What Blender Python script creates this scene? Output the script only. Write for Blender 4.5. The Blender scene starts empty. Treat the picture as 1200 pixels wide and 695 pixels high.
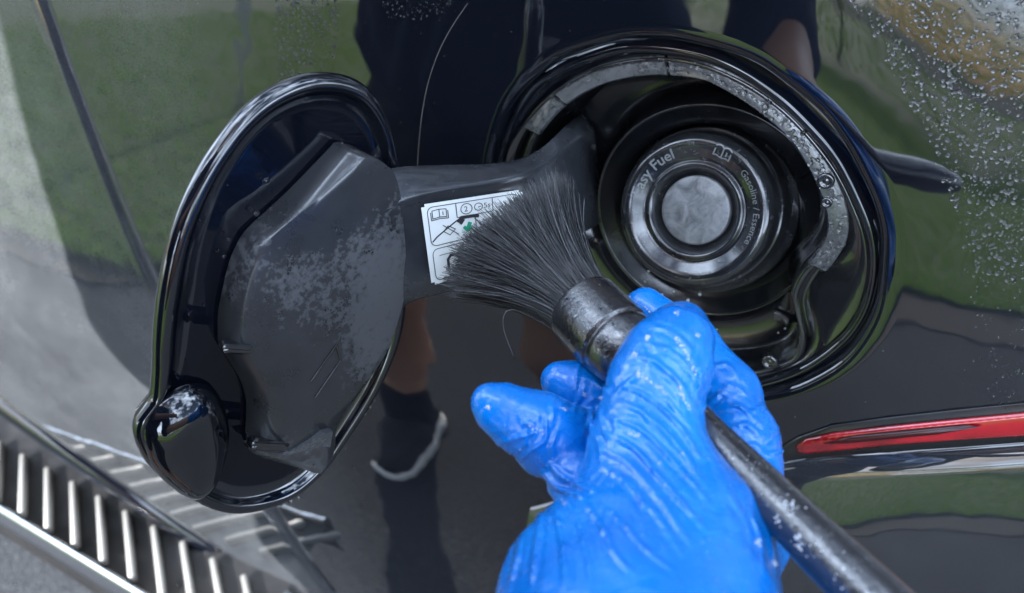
import bpy, bmesh, math, random
import numpy as np
from mathutils import Vector, Matrix
from mathutils.bvhtree import BVHTree
random.seed(7); rng = np.random.default_rng(7)
R = math.radians
scene = bpy.context.scene
COL = scene.collection

# ---------------------------------------------------------------- camera
FPX, DFUEL = 1000.0, 0.40
YAW, PITCH = R(24), R(-38)
FWD = np.array([-math.sin(YAW)*math.cos(PITCH), math.cos(YAW)*math.cos(PITCH), math.sin(PITCH)])
RGT = np.array([math.cos(YAW), math.sin(YAW), 0.0]); UPV = np.cross(RGT, FWD)
FUEL = np.array([0.0, 0.0, 1.0])
CAM = FUEL - DFUEL*((805-600)/FPX*RGT - (250-347.5)/FPX*UPV + FWD)
cd = bpy.data.cameras.new('camera'); cam = bpy.data.objects.new('camera', cd); COL.objects.link(cam)
cam.matrix_world = Matrix((( RGT[0], UPV[0], -FWD[0], CAM[0]), (RGT[1], UPV[1], -FWD[1], CAM[1]), (RGT[2], UPV[2], -FWD[2], CAM[2]), (0,0,0,1)))
cd.sensor_width = 36; cd.lens = 36*FPX/1200; cd.clip_start = 0.01; cd.clip_end = 2000
cd.dof.use_dof = True; cd.dof.focus_distance = 0.36; cd.dof.aperture_fstop = 9.0
scene.camera = cam

# ---------------------------------------------------------------- sky, sun, exposure
SUN_EL, SUN_AZ = R(33), R(-20)            # the sun stands behind the person; azimuth: + means from the car's rear side
w = bpy.data.worlds.new('World'); scene.world = w; w.use_nodes = True
nt = w.node_tree; nt.nodes.clear()
sky = nt.nodes.new('ShaderNodeTexSky'); sky.sky_type = 'NISHITA'; sky.sun_disc = False
sky.sun_elevation = SUN_EL; sky.dust_density = 1.5
bg = nt.nodes.new('ShaderNodeBackground'); bg.inputs['Strength'].default_value = 0.06
wo = nt.nodes.new('ShaderNodeOutputWorld')
# broken bright cloud over the whole sky
tc = nt.nodes.new('ShaderNodeTexCoord'); cn = nt.nodes.new('ShaderNodeTexNoise'); cn.inputs['Scale'].default_value = 3.0; cn.inputs['Detail'].default_value = 6; cn.inputs['Roughness'].default_value = .55
cr = nt.nodes.new('ShaderNodeValToRGB'); cr.color_ramp.elements[0].position = .46; cr.color_ramp.elements[1].position = .64
cm = nt.nodes.new('ShaderNodeMix'); cm.data_type = 'RGBA'; CI = [i for i in cm.inputs if i.type == 'RGBA']; CI[1].default_value = (29, 35, 45, 1)
nt.links.new(tc.outputs['Generated'], cn.inputs['Vector']); nt.links.new(cn.outputs['Fac'], cr.inputs[0]); nt.links.new(cr.outputs[0], cm.inputs['Factor']); nt.links.new(sky.outputs[0], CI[0])
nt.links.new([o for o in cm.outputs if o.type == 'RGBA'][0], bg.inputs[0]); nt.links.new(bg.outputs[0], wo.inputs[0])
sdir = Vector((math.sin(SUN_AZ)*math.cos(SUN_EL), -math.cos(SUN_AZ)*math.cos(SUN_EL), math.sin(SUN_EL)))   # towards the sun
sky.sun_rotation = math.atan2(sdir.x, sdir.y)
sl = bpy.data.lights.new('sun', 'SUN'); sl.energy = 5.0; sl.angle = R(0.6); sl.color = (1.0, 0.98, 0.94)
so = bpy.data.objects.new('sun', sl); COL.objects.link(so); so.rotation_euler = sdir.to_track_quat('Z', 'Y').to_euler()
scene.view_settings.view_transform = 'Standard'; scene.view_settings.look = 'None'
scene.view_settings.gamma = 1.0; scene.view_settings.use_curve_mapping = False
scene.view_settings.exposure = 2.1

# ---------------------------------------------------------------- helpers
def ray(u, v): return (u-600)/FPX*RGT - (v-347.5)/FPX*UPV + FWD
def at(u, v, d): return CAM + d*ray(u, v)                        # point seen at (u, v), d metres in front of the lens
def on_plane(u, v, o, n):
    r = ray(u, v); return CAM + r*(((o-CAM)@n)/(r@n))
def nrm(a): a = np.asarray(a, float); return a/np.linalg.norm(a)

def link(name, me, mat=None, parent=None, smooth=True):
    o = bpy.data.objects.new(name, me); COL.objects.link(o)
    if mat is not None:
        for m in (mat if isinstance(mat, (list, tuple)) else [mat]): me.materials.append(m)
    if parent is not None: o.parent = parent
    if smooth:
        me.polygons.foreach_set('use_smooth', np.ones(len(me.polygons), bool))
    me.update()
    return o
def mesh(name, verts, faces, mat=None, parent=None, smooth=True, sharp=None, fix=True):
    me = bpy.data.meshes.new(name)
    me.from_pydata([tuple(map(float, p)) for p in verts], [], [tuple(map(int, f)) for f in faces])
    me.validate()
    if fix:
        bm = bmesh.new(); bm.from_mesh(me); bmesh.ops.recalc_face_normals(bm, faces=bm.faces); bm.to_mesh(me); bm.free()
    o = link(name, me, mat, parent, smooth)
    if sharp: me.set_sharp_from_angle(angle=R(sharp))
    return o
def tag(o, label=None, cat=None, group=None, kind=None):
    if label: o['label'] = label
    if cat: o['category'] = cat
    if group: o['group'] = group
    if kind: o['kind'] = kind
    return o
def empty(name, loc=(0, 0, 0)):
    o = bpy.data.objects.new(name, None); COL.objects.link(o); o.location = tuple(map(float, loc)); o.empty_display_size = .05
    return o
def under(o, parent):                                             # parent keeping the world position
    o.parent = parent; o.matrix_parent_inverse = Matrix.Translation(parent_world(parent)).inverted()
    return o
def parent_world(p):
    v = Vector((0, 0, 0))
    while p is not None: v = v + p.location; p = p.parent
    return v
class MB:
    def __init__(s): s.v = []; s.f = []; s.m = []
    def add(s, V, F, m=0):
        b = len(s.v); s.v += [tuple(p) for p in V]; s.f += [tuple(i+b for i in f) for f in F]; s.m += [m]*len(F)
    def build(s, name, mat, parent=None, smooth=True, sharp=None, fix=True):
        me = bpy.data.meshes.new(name); me.from_pydata([tuple(map(float, p)) for p in s.v], [], s.f)
        me.polygons.foreach_set('material_index', s.m)
        if fix:
            bm = bmesh.new(); bm.from_mesh(me); bmesh.ops.recalc_face_normals(bm, faces=bm.faces); bm.to_mesh(me); bm.free()
        o = link(name, me, mat, parent, smooth)
        if sharp: me.set_sharp_from_angle(angle=R(sharp))
        return o
def loft(rings, closed=True, cap0=False, cap1=False):
    n = len(rings[0]); V = [p for r in rings for p in r]; F = []
    for k in range(len(rings)-1):
        for i in range(n if closed else n-1):
            j = (i+1) % n
            F.append((k*n+i, k*n+j, (k+1)*n+j, (k+1)*n+i))
    if cap0: F.append(tuple(range(n)))
    if cap1: F.append(tuple((len(rings)-1)*n+i for i in range(n)))
    return V, F
def box(c, ax, half):
    c = np.asarray(c, float); V = []
    for sx in (-1, 1):
        for sy in (-1, 1):
            for sz in (-1, 1): V.append(c+ax[0]*half[0]*sx+ax[1]*half[1]*sy+ax[2]*half[2]*sz)
    return V, [(0,1,3,2),(4,6,7,5),(0,4,5,1),(2,3,7,6),(0,2,6,4),(1,5,7,3)]
def bbox(c, ax, half, bev):                                       # bevelled box: rings along ax[2]
    c = np.asarray(c, float); rings = []
    def rect(i, z):
        a, b = half[0]-i, half[1]-i; k = min(bev, a*.9, b*.9); P = []
        for sx, sy in ((1,1),(-1,1),(-1,-1),(1,-1)):
            q = [(sx*a, sy*(b-k)), (sx*(a-k*.3), sy*(b-k*.3)), (sx*(a-k), sy*b)]
            if sx*sy < 0: q = q[::-1]
            P += [c+ax[0]*x+ax[1]*y+ax[2]*z for x, y in q]
        return P
    for i, z in ((bev, -half[2]), (0, -half[2]+bev), (0, half[2]-bev), (bev, half[2])): rings.append(rect(i, z))
    return loft(rings, True, True, True)
def crom(pts, n, closed=True):                                    # Catmull-Rom through pts, n samples, even in arc length
    P = np.asarray(pts, float); m = len(P); out = []
    seg = m if closed else m-1
    for i in range(seg):
        if closed: p0, p1, p2, p3 = P[(i-1) % m], P[i], P[(i+1) % m], P[(i+2) % m]
        else: p0, p1, p2, p3 = P[max(i-1, 0)], P[i], P[i+1], P[min(i+2, m-1)]
        for t in np.linspace(0, 1, 24, endpoint=False):
            out.append(.5*((2*p1)+(p2-p0)*t+(2*p0-5*p1+4*p2-p3)*t*t+(3*p1-p0-3*p2+p3)*t**3))
    if not closed: out.append(P[-1])
    out = np.array(out)
    if closed: out = np.vstack([out, out[:1]])
    s = np.concatenate([[0], np.cumsum(np.linalg.norm(np.diff(out, axis=0), axis=1))])
    q = np.linspace(0, s[-1], n+1)[:-1] if closed else np.linspace(0, s[-1], n)
    return np.stack([np.interp(q, s, out[:, k]) for k in range(P.shape[1])], 1)
def polar(pts, n, c):                                             # closed outline resampled at even angles about c
    P = crom(pts, 1600); a = np.unwrap(np.arctan2(P[:, 1]-c[1], P[:, 0]-c[0]))
    if a[-1] < a[0]: P = P[::-1]; a = np.unwrap(np.arctan2(P[:, 1]-c[1], P[:, 0]-c[0]))
    a = np.maximum.accumulate(a)
    q = np.linspace(0, 2*math.pi, n, endpoint=False)
    aa = np.concatenate([a-2*math.pi, a, a+2*math.pi]); PP = np.vstack([P, P, P])
    return np.stack([np.interp(q, aa, PP[:, 0]), np.interp(q, aa, PP[:, 1])], 1)
def tube(path, rad, n=12, cap=True, ref=None):
    P = np.asarray(path, float); rings = []; nn = ref
    for i in range(len(P)):
        t = nrm(P[min(i+1, len(P)-1)]-P[max(i-1, 0)])
        if nn is None: nn = nrm(np.cross(t, [0.3, 0.2, 1.0]))
        nn = nrm(nn-t*(nn@t)); bb = np.cross(t, nn); r = rad[i] if hasattr(rad, '__len__') else rad
        rings.append([P[i]+r*(math.cos(a)*nn+math.sin(a)*bb) for a in np.linspace(0, 2*math.pi, n, endpoint=False)])
    return loft(rings, True, cap, cap)
def lathe(prof, o, ax, n=96, cap=False):                          # prof: (r, h) in metres about axis ax = (x, y, axis)
    rings = [[o+ax[0]*r*math.cos(a)+ax[1]*r*math.sin(a)+ax[2]*h for a in np.linspace(0, 2*math.pi, n, endpoint=False)] for r, h in prof]
    return loft(rings, True, False, cap)
# --- signed distance bodies, meshed with surface nets
def smin(a, b, k):
    h = np.clip(.5+.5*(b-a)/k, 0, 1); return b*(1-h)+a*h-k*h*(1-h)
def rc(P, a, b, ra, rb):
    a = np.asarray(a, np.float32); b = np.asarray(b, np.float32); ba = b-a; L = float(ba@ba)+1e-12
    t = np.clip(((P-a)@ba)/L, 0, 1)
    return np.linalg.norm(P-a-t[..., None]*ba, axis=-1)-(ra+(rb-ra)*t)
def ell(P, c, r, ax=None):
    q = P-np.asarray(c, np.float32)
    if ax is not None: q = q@np.asarray(ax, np.float32).T
    r = np.asarray(r, np.float32); k0 = np.linalg.norm(q/r, axis=-1); k1 = np.linalg.norm(q/(r*r), axis=-1)
    return k0*(k0-1)/np.maximum(k1, 1e-9)
def chain(P, pts, k):
    d = None
    for (a, ra), (b, rb) in zip(pts[:-1], pts[1:]):
        e = rc(P, a, b, ra, rb); d = e if d is None else smin(d, e, k)
    return d
def nets(fn, lo, hi, h):
    lo = np.asarray(lo, float); hi = np.asarray(hi, float)
    n = np.ceil((hi-lo)/h).astype(int)+1
    ax = [lo[i]+h*np.arange(n[i]) for i in range(3)]
    V = np.empty(n, np.float32)
    K = 14; bl = [np.arange(0, n[i], K) for i in range(3)]
    cen = [np.minimum(bl[i]+K/2, n[i]-1)*h+lo[i] for i in range(3)]
    D0 = fn(np.stack(np.meshgrid(*cen, indexing='ij'), -1).astype(np.float32)); lim = K*h*1.05+.004
    for i, x0 in enumerate(bl[0]):
        for j, y0 in enumerate(bl[1]):
            for k, z0 in enumerate(bl[2]):
                sl3 = (slice(x0, x0+K), slice(y0, y0+K), slice(z0, z0+K))
                if abs(D0[i, j, k]) > lim: V[sl3] = D0[i, j, k]
                else: V[sl3] = fn(np.stack(np.meshgrid(ax[0][x0:x0+K], ax[1][y0:y0+K], ax[2][z0:z0+K], indexing='ij'), -1).astype(np.float32))
    s = V < 0
    cs = [s[i:n[0]-1+i, j:n[1]-1+j, k:n[2]-1+k] for i in (0, 1) for j in (0, 1) for k in (0, 1)]
    cnt = sum(c.astype(np.int8) for c in cs); mix = (cnt > 0) & (cnt < 8)
    idx = -np.ones(mix.shape, np.int64); cells = np.argwhere(mix); idx[mix] = np.arange(len(cells))
    acc = np.zeros((len(cells), 3)); num = np.zeros(len(cells))
    off = [(i, j, k) for i in (0, 1) for j in (0, 1) for k in (0, 1)]
    for a in range(8):
        for b in range(a+1, 8):
            if sum(abs(off[a][q]-off[b][q]) for q in range(3)) != 1: continue
            A = V[cells[:, 0]+off[a][0], cells[:, 1]+off[a][1], cells[:, 2]+off[a][2]]
            B = V[cells[:, 0]+off[b][0], cells[:, 1]+off[b][1], cells[:, 2]+off[b][2]]
            m = (A < 0) != (B < 0); t = np.where(m, A/np.where(m, A-B, 1), 0)
            acc += np.where(m[:, None], np.array(off[a])+t[:, None]*(np.array(off[b])-np.array(off[a])), 0); num += m
    verts = lo+h*(cells+acc/num[:, None]); faces = []
    for d in range(3):
        e1, e2 = [(1, 2), (2, 0), (0, 1)][d]
        sl0 = [slice(None)]*3; sl1 = [slice(None)]*3
        sl0[d] = slice(0, n[d]-1); sl1[d] = slice(1, n[d])
        a, b = s[tuple(sl0)], s[tuple(sl1)]
        for flip, M in ((0, a & ~b), (1, ~a & b)):
            E = np.argwhere(M); E = E[(E[:, e1] > 0) & (E[:, e2] > 0) & (E[:, e1] < n[e1]-1) & (E[:, e2] < n[e2]-1)]
            q = []
            for o1, o2 in ((-1, -1), (0, -1), (0, 0), (-1, 0)):
                c = E.copy(); c[:, e1] += o1; c[:, e2] += o2
                q.append(idx[c[:, 0], c[:, 1], c[:, 2]])
            q = np.stack(q, 1)
            faces.append(q[:, ::-1] if flip else q)
    return verts, np.vstack(faces)
def npmesh(name, V, F, mat, parent=None):
    me = bpy.data.meshes.new(name); F = np.asarray(F); k = F.shape[1]
    me.vertices.add(len(V)); me.vertices.foreach_set('co', np.asarray(V, np.float32).ravel())
    me.loops.add(F.size); me.loops.foreach_set('vertex_index', F.ravel().astype(np.int32))
    me.polygons.add(len(F)); me.polygons.foreach_set('loop_start', np.arange(0, F.size, k, dtype=np.int32))
    me.update(calc_edges=True); me.validate()
    return link(name, me, mat, parent, True)

# ---------------------------------------------------------------- materials
def mat(name):
    m = bpy.data.materials.new(name); m.use_nodes = True; t = m.node_tree
    return m, t, t.nodes['Principled BSDF']
def node(t, typ, **kw):
    n = t.nodes.new(typ)
    for k, v in kw.items():
        if k in ('inp',):
            for a, b in v.items(): n.inputs[a].default_value = b
        else: setattr(n, k, v)
    return n
def noise(t, scale, detail=4, rough=.55, vec=None, dist=0):
    n = node(t, 'ShaderNodeTexNoise', inp={'Scale': scale, 'Detail': detail, 'Roughness': rough, 'Distortion': dist})
    if vec is None:
        g = t.nodes.get('geo_pos') or node(t, 'ShaderNodeNewGeometry', name='geo_pos'); vec = g.outputs['Position']
    t.links.new(vec, n.inputs['Vector']); return n.outputs['Fac']
def ramp(t, fac, stops):
    n = node(t, 'ShaderNodeValToRGB'); e = n.color_ramp.elements
    while len(e) < len(stops): e.new(.5)
    for el, (p, c) in zip(e, stops):
        el.position = p; el.color = (*c, 1) if hasattr(c, '__len__') else (c, c, c, 1)
    t.links.new(fac, n.inputs[0]); return n.outputs[0]
def mth(t, op, a, b=None, clamp=False):
    n = node(t, 'ShaderNodeMath', operation=op, use_clamp=clamp)
    for i, x in enumerate((a, b)):
        if x is None: continue
        if hasattr(x, 'links') or hasattr(x, 'is_linked'): t.links.new(x, n.inputs[i])
        else: n.inputs[i].default_value = x
    return n.outputs[0]
def mixc(t, fac, a, b):
    n = node(t, 'ShaderNodeMix', data_type='RGBA')
    if hasattr(fac, 'is_linked'): t.links.new(fac, n.inputs['Factor'])
    else: n.inputs['Factor'].default_value = fac
    for nm, x in (('A', a), ('B', b)):
        s = [i for i in n.inputs if i.name == nm and i.type == 'RGBA'][0]
        if hasattr(x, 'is_linked'): t.links.new(x, s)
        else: s.default_value = (*x, 1)
    return [o for o in n.outputs if o.type == 'RGBA'][0]
def bump(t, b, h, strength, dist, inp='Normal'):
    n = node(t, 'ShaderNodeBump', inp={'Strength': strength, 'Distance': dist}); t.links.new(h, n.inputs['Height'])
    t.links.new(n.outputs[0], b.inputs[inp]); return n.outputs[0]
def simple(name, col, rough=.5, metal=0, spec=None, coat=0, coat_r=.05):
    m, t, b = mat(name); b.inputs['Base Color'].default_value = (*col, 1); b.inputs['Roughness'].default_value = rough
    b.inputs['Metallic'].default_value = metal; b.inputs['Coat Weight'].default_value = coat; b.inputs['Coat Roughness'].default_value = coat_r
    return m

def paint(name, film, edge=0.0, ior=1.75, col=(.0022, .003, .006)):
    # black lacquer under a thin, uneven film of dried soap and road dust; edge: extra dust left and right, painting in sunlit haze beside the person's shadow
    m, t, b = mat(name)
    n1 = noise(t, 9, 5, .6); n2 = noise(t, 70, 4, .6); n3 = noise(t, 900, 2, .5)
    f = mth(t, 'MULTIPLY', ramp(t, n1, [(.3, .5), (.75, 1.0)]), ramp(t, n2, [(.2, .7), (.8, 1.1)]))
    f = mth(t, 'MULTIPLY', f, ramp(t, n3, [(.35, .7), (.7, 1.2)]))
    amt = film
    if edge:
        s = node(t, 'ShaderNodeSeparateXYZ'); t.links.new(t.nodes['geo_pos'].outputs['Position'], s.inputs[0])
        x = mth(t, 'ADD', s.outputs['X'], mth(t, 'MULTIPLY', mth(t, 'SUBTRACT', n1, .5), .10))
        lf = mth(t, 'MULTIPLY', mth(t, 'SUBTRACT', -.20, x), 9.0, True); rt = mth(t, 'MULTIPLY', mth(t, 'SUBTRACT', x, .085), 9.0, True)
        amt = mth(t, 'ADD', mth(t, 'MULTIPLY', mth(t, 'ADD', lf, mth(t, 'MULTIPLY', rt, .55)), edge), film)
    f = mth(t, 'MULTIPLY', f, amt)
    c = mixc(t, f, col, (.56, .60, .64)); t.links.new(c, b.inputs['Base Color'])
    b.inputs['Roughness'].default_value = .35; b.inputs['Specular IOR Level'].default_value = .0
    b.inputs['Coat Weight'].default_value = 1; b.inputs['Coat IOR'].default_value = ior
    t.links.new(ramp(t, n2, [(.2, .01), (.85, .04)]), b.inputs['Coat Roughness'])
    bump(t, b, noise(t, 26, 2, .5), .05, .004, 'Coat Normal')
    return m
PAINT = paint('black_paint', .003, .085)
PAINT_DOOR = paint('black_paint_dusty', .12)
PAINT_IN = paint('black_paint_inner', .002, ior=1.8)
PAINT_FLAP_DIM = paint('black_paint_flap_dimmed', .002, ior=1.38)  # same black paint, reflection weakened so the flap's inner face reads as shaded
PAINT_BUMPER = paint('black_paint_bumper', .045)

def plastic(name, col=(.008, .0085, .010), patch=0.0, rough=(.22, .45), grain=1.0, wet=0.0):
    m, t, b = mat(name)
    n1 = noise(t, 45, 6, .62); n2 = noise(t, 170, 5, .65); n3 = noise(t, 2600, 1, .5)
    base = mixc(t, ramp(t, n1, [(.3, 0), (.7, 1)]), tuple(c*.75 for c in col), tuple(c*1.25 for c in col))
    r = ramp(t, n1, [(.3, rough[0]), (.7, rough[1])])
    if patch:
        big = noise(t, 14, 2, .5)
        k = mth(t, 'ADD', mth(t, 'MULTIPLY', noise(t, 330, 6, .66), .55), mth(t, 'MULTIPLY', big, .8))
        k = ramp(t, k, [(.695, 0), (.715, .5), (.78, 1)])
        base = mixc(t, mth(t, 'MULTIPLY', k, patch), base, (.33, .34, .36)); r2 = mth(t, 'MULTIPLY', k, .25); r = mth(t, 'ADD', r, r2)
    t.links.new(base, b.inputs['Base Color']); t.links.new(r, b.inputs['Roughness']); b.inputs['Coat Weight'].default_value = wet; b.inputs['Coat Roughness'].default_value = .07; b.inputs['Coat IOR'].default_value = 1.7
    if grain: bump(t, b, n3, .25*grain, .0002)
    if wet: bump(t, b, noise(t, 300, 4, .6, dist=.8), .05, .0008, 'Coat Normal')
    return m
PLASTIC = plastic('black_plastic', grain=.6)
PLASTIC_WET = plastic('wet_black_plastic', rough=(.05, .28), grain=.5, wet=1.0)
PLASTIC_BRK = plastic('bracket_plastic', (.024, .025, .028), patch=.16, rough=(.22, .38), wet=.4)
PLASTIC_GREY = plastic('wet_grey_plastic', (.05, .052, .055), patch=.12, rough=(.12, .4), grain=1, wet=.6)
RUBBER = plastic('black_rubber', (.012, .012, .013), rough=(.25, .5))
PLASTIC_BOWL = plastic('bowl_plastic', (.005, .0055, .007), rough=(.08, .30), grain=.5, wet=.35)
CHROME = simple('chrome', (.75, .78, .82), .16, 1)
ALU = simple('aluminium_rib', (.30, .295, .28), .45, .4)
FLAPM = None

def water():
    m, t, b = mat('water'); b.inputs['Base Color'].default_value = (1, 1, 1, 1); b.inputs['Roughness'].default_value = .0
    b.inputs['IOR'].default_value = 1.33; b.inputs['Transmission Weight'].default_value = 1; return m
WATER = water()

# ---------------------------------------------------------------- ground
def asphalt():
    m, t, b = mat('asphalt')
    v = node(t, 'ShaderNodeTexVoronoi', inp={'Scale': 260}); g = node(t, 'ShaderNodeNewGeometry'); t.links.new(g.outputs['Position'], v.inputs['Vector'])
    n1 = noise(t, 3, 4); n2 = noise(t, 60, 4)
    c = mixc(t, ramp(t, n1, [(.3, 0), (.7, 1)]), (.019, .021, .025), (.030, .032, .035))
    c = mixc(t, mth(t, 'MULTIPLY', ramp(t, v.outputs['Color'], [(.2, 0), (.9, 1)]), .6), c, (.07, .071, .073)); t.links.new(c, b.inputs['Base Color'])
    b.inputs['Roughness'].default_value = .85; b.inputs['Specular IOR Level'].default_value = .12
    bump(t, b, mth(t, 'ADD', v.outputs['Distance'], n2), .8, .004); return m
def grid(x0, x1, y0, y1, z): return [(x0, y0, z), (x1, y0, z), (x1, y1, z), (x0, y1, z)], [(0, 1, 2, 3)]
ASPHALT = asphalt()
tag(mesh('ground', *grid(-300, 300, -300, 300, 0), ASPHALT, smooth=False), kind='structure')
def lawn_mat():
    m, t, b = mat('lawn_soil'); n1 = noise(t, 1.3, 4); n2 = noise(t, 30, 3)
    c = mixc(t, n1, (.035, .06, .016), (.07, .10, .03)); c = mixc(t, mth(t, 'MULTIPLY', n2, .5), c, (.05, .06, .02)); t.links.new(c, b.inputs['Base Color'])
    b.inputs['Roughness'].default_value = .9; return m
def ylim(x): return np.interp(x, [-1.55, .45], [-.95, -3.9])      # edge of the lawn, running aslant behind the person
LX = [-40, -1.55, -.9, -.2, .45, 40]
def sheet(lo, hi, z):                                             # a low slab between two edge lines
    A = [(x, float(a), z) for x, a in zip(LX, lo)]; B = [(x, float(b_), z) for x, b_ in zip(LX, hi)]
    V, F = loft([[(p[0], p[1], 0) for p in A], A, B, [(p[0], p[1], 0) for p in B]], closed=False); return V, F
tag(mesh('lawn', *sheet(ylim(LX), [-42]*6, .04), lawn_mat(), smooth=False), kind='structure')
def concrete():
    m, t, b = mat('concrete'); n1 = noise(t, 6, 5); t.links.new(mixc(t, n1, (.22, .21, .2), (.36, .35, .33)), b.inputs['Base Color']); b.inputs['Roughness'].default_value = .85
    bump(t, b, noise(t, 120, 3), .4, .003); return m
CONC = concrete()
DARK_BROWN = simple('dark_brown', (.022, .018, .014), .95)
tag(mesh('lawn_edge_strip', *sheet(ylim(LX)+np.array([.12, .12, .25, .4, .7, .7]), ylim(LX), .012), DARK_BROWN, smooth=False), kind='structure')  # dark band laid along the lawn's edge
# grass blades (only ever seen as a reflection in the paint)
def blades(n, x0, x1, y0, y1):
    x = rng.uniform(x0, x1, n); y = ylim(x)-(y0-y1)*rng.uniform(0, 1, n)**1.6; a = rng.uniform(0, 6.28, n); h = rng.uniform(.03, .075, n); l = rng.uniform(.01, .05, n)
    b = rng.uniform(0, 6.28, n); wd = .004
    B = np.stack([x, y, np.full(n, .036)], 1); d = np.stack([np.cos(a), np.sin(a), 0*a], 1)*wd; tip = B+np.stack([np.cos(b)*l, np.sin(b)*l, h], 1)
    V = np.stack([B-d, B+d, tip], 1).reshape(-1, 3); return V, np.arange(3*n).reshape(-1, 3)
def grass_mat():
    m, t, b = mat('grass_blade'); n1 = noise(t, 2.2, 3); n2 = noise(t, 40, 2)
    c = mixc(t, n1, (.08, .19, .020), (.13, .24, .035)); c = mixc(t, mth(t, 'MULTIPLY', n2, .5), c, (.16, .19, .05)); t.links.new(c, b.inputs['Base Color'])
    b.inputs['Roughness'].default_value = .6; b.inputs['Specular IOR Level'].default_value = .15; b.inputs['Subsurface Weight'].default_value = 0
    tr = node(t, 'ShaderNodeBsdfTranslucent'); t.links.new(c, tr.inputs['Color']); ms = node(t, 'ShaderNodeMixShader', inp={0: .62}); t.links.new(b.outputs[0], ms.inputs[1]); t.links.new(tr.outputs[0], ms.inputs[2]); t.links.new(ms.outputs[0], t.nodes['Material Output'].inputs['Surface']); return m
V, F = blades(110000, -5.5, 4.5, 0, -8)
tag(npmesh('grass', V, F, grass_mat()), 'short green lawn grass beyond the kerb, seen mirrored in the paint', 'grass', kind='stuff')

# ---------------------------------------------------------------- car body
car = empty('car', (0.3, .8, 0)); tag(car, 'wet black car with its round fuel door swung open', 'car')
CARW = np.array([.3, .8, 0])
def Sy(x, z):
    q = z-1.0
    return .131*q+.3054*np.minimum(q, 0)**2+.04*np.maximum(q, 0)**2+.055*q*np.clip((x-.02)/.10, 0, 1)**2*(3-2*np.clip((x-.02)/.10, 0, 1))+.16*np.maximum(0, x-.08)**2+.03*np.maximum(0, -.35-x)**2
def hitS(u, v, off=0.0):
    r = ray(u, v); t = .45
    for _ in range(30):
        p = CAM+t*r; g = p[1]-Sy(p[0], p[2])+off; t -= g/r[1]*.8
    return CAM+t*r
def Sn(x, z):
    h = 1e-4; dx = (Sy(x+h, z)-Sy(x-h, z))/(2*h); dz = (Sy(x, z+h)-Sy(x, z-h))/(2*h)
    return nrm([dx, -1, dz])
TL = .131
EX = np.array([1., 0, 0]); EU = np.array([0, math.sin(TL), math.cos(TL)]); EN = np.array([0, -math.cos(TL), math.sin(TL)])   # fuel frame
def fp(a, b, n): return FUEL+a*EX+b*EU+n*EN
def px_f(pts, n):
    out = []
    for u, v in pts:
        p = on_plane(u, v, FUEL+EN*n, EN)-FUEL; out.append((p@EX, p@EU))
    return np.array(out)
A_PX = [(573,160),(594,111),(645,64),(715,38),(770,34),(829,44),(886,63),(929,92),(972,129),(1001,169),(1024,213),(1038,248),(1044,280),(1043,317),(1037,360),(1021,395),(995,427),(961,450),(921,467),(869,476),(800,474),(735,450),(685,415),(645,375),(605,320),(580,260),(567,205)]
B_PX = [(586,168),(612,111),(645,83),(682,67),(726,54),(775,54),(829,64),(872,83),(915,112),(950,145),(982,183),(1006,228),(1024,275),(1028,315),(1020,358),(1003,390),(978,415),(945,437),(905,452),(860,460),(800,458),(742,437),(692,404),(652,365),(614,312),(592,258),(580,208)]
C_PX = [(599,170),(638,118),(684,87),(726,73),(775,68),(820,74),(870,95),(915,125),(950,160),(980,200),(1000,240),(1014,280),(1016,322),(1003,366),(978,398),(944,422),(890,440),(820,446),(750,428),(700,396),(660,358),(624,305),(603,252),(594,210)]
D_PX = [(629,173),(645,144),(674,116),(715,95),(767,86),(820,90),(850,102),(892,129),(927,160),(948,192),(963,224),(970,250),(968,272),(955,294),(938,313),(928,336),(932,360),(938,385),(932,410),(910,424),(870,432),(810,430),(755,412),(710,382),(672,342),(642,292),(626,245),(622,205)]
NR = 256; CP = px_f([(800, 258)], 0)[0]
rA, rB, rC, rD = [polar(px_f(p, n), NR, CP) for p, n in ((A_PX, 0), (B_PX, -.007), (C_PX, -.015), (D_PX, -.019))]
def on_S(ab):                                                     # a point of the fuel plane slid onto the body surface
    out = []
    for a, b in ab:
        p = fp(a, b, 0); out.append(np.array([p[0], Sy(p[0], p[2]), p[2]]))
    return out
# panel boundary
def xs(z): return -.393-.215*(z-1.042)
zt, zb, xr = 1.55, .40, 1.1
def outer_pt(c, d):
    best = 1e9
    # left slanted line
    den = d[0]+.215*d[1]
    if den < 0: best = min(best, (xs(c[1])-c[0])/den)
    if d[0] > 0: best = min(best, (xr-c[0])/d[0])
    if d[1] > 0: best = min(best, (zt-c[1])/d[1])
    if d[1] < 0: best = min(best, (zb-c[1])/d[1])
    return best
hole = np.array(on_S(rA)); cxz = np.array([fp(*CP, 0)[0], fp(*CP, 0)[2]])
rings = []
ts = np.concatenate([np.linspace(0, .06, 10, endpoint=False), np.linspace(.06, .3, 26, endpoint=False), np.linspace(.3, 1, 44)])
for t in ts:
    ring = []
    for i in range(NR):
        h2 = np.array([hole[i][0], hole[i][2]]); d = h2-cxz; tt = outer_pt(cxz, d); e = cxz+d*tt
        q = h2+(e-h2)*t; ring.append((q[0], Sy(q[0], q[1]), q[1]))
    rings.append(ring)
# flange behind the outer edge, folded inwards
rings.append([(p[0], p[1]+.004, p[2]) for p in rings[-1]]); rings.append([(p[0], p[1]+.03, p[2]) for p in rings[-1]])
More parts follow.
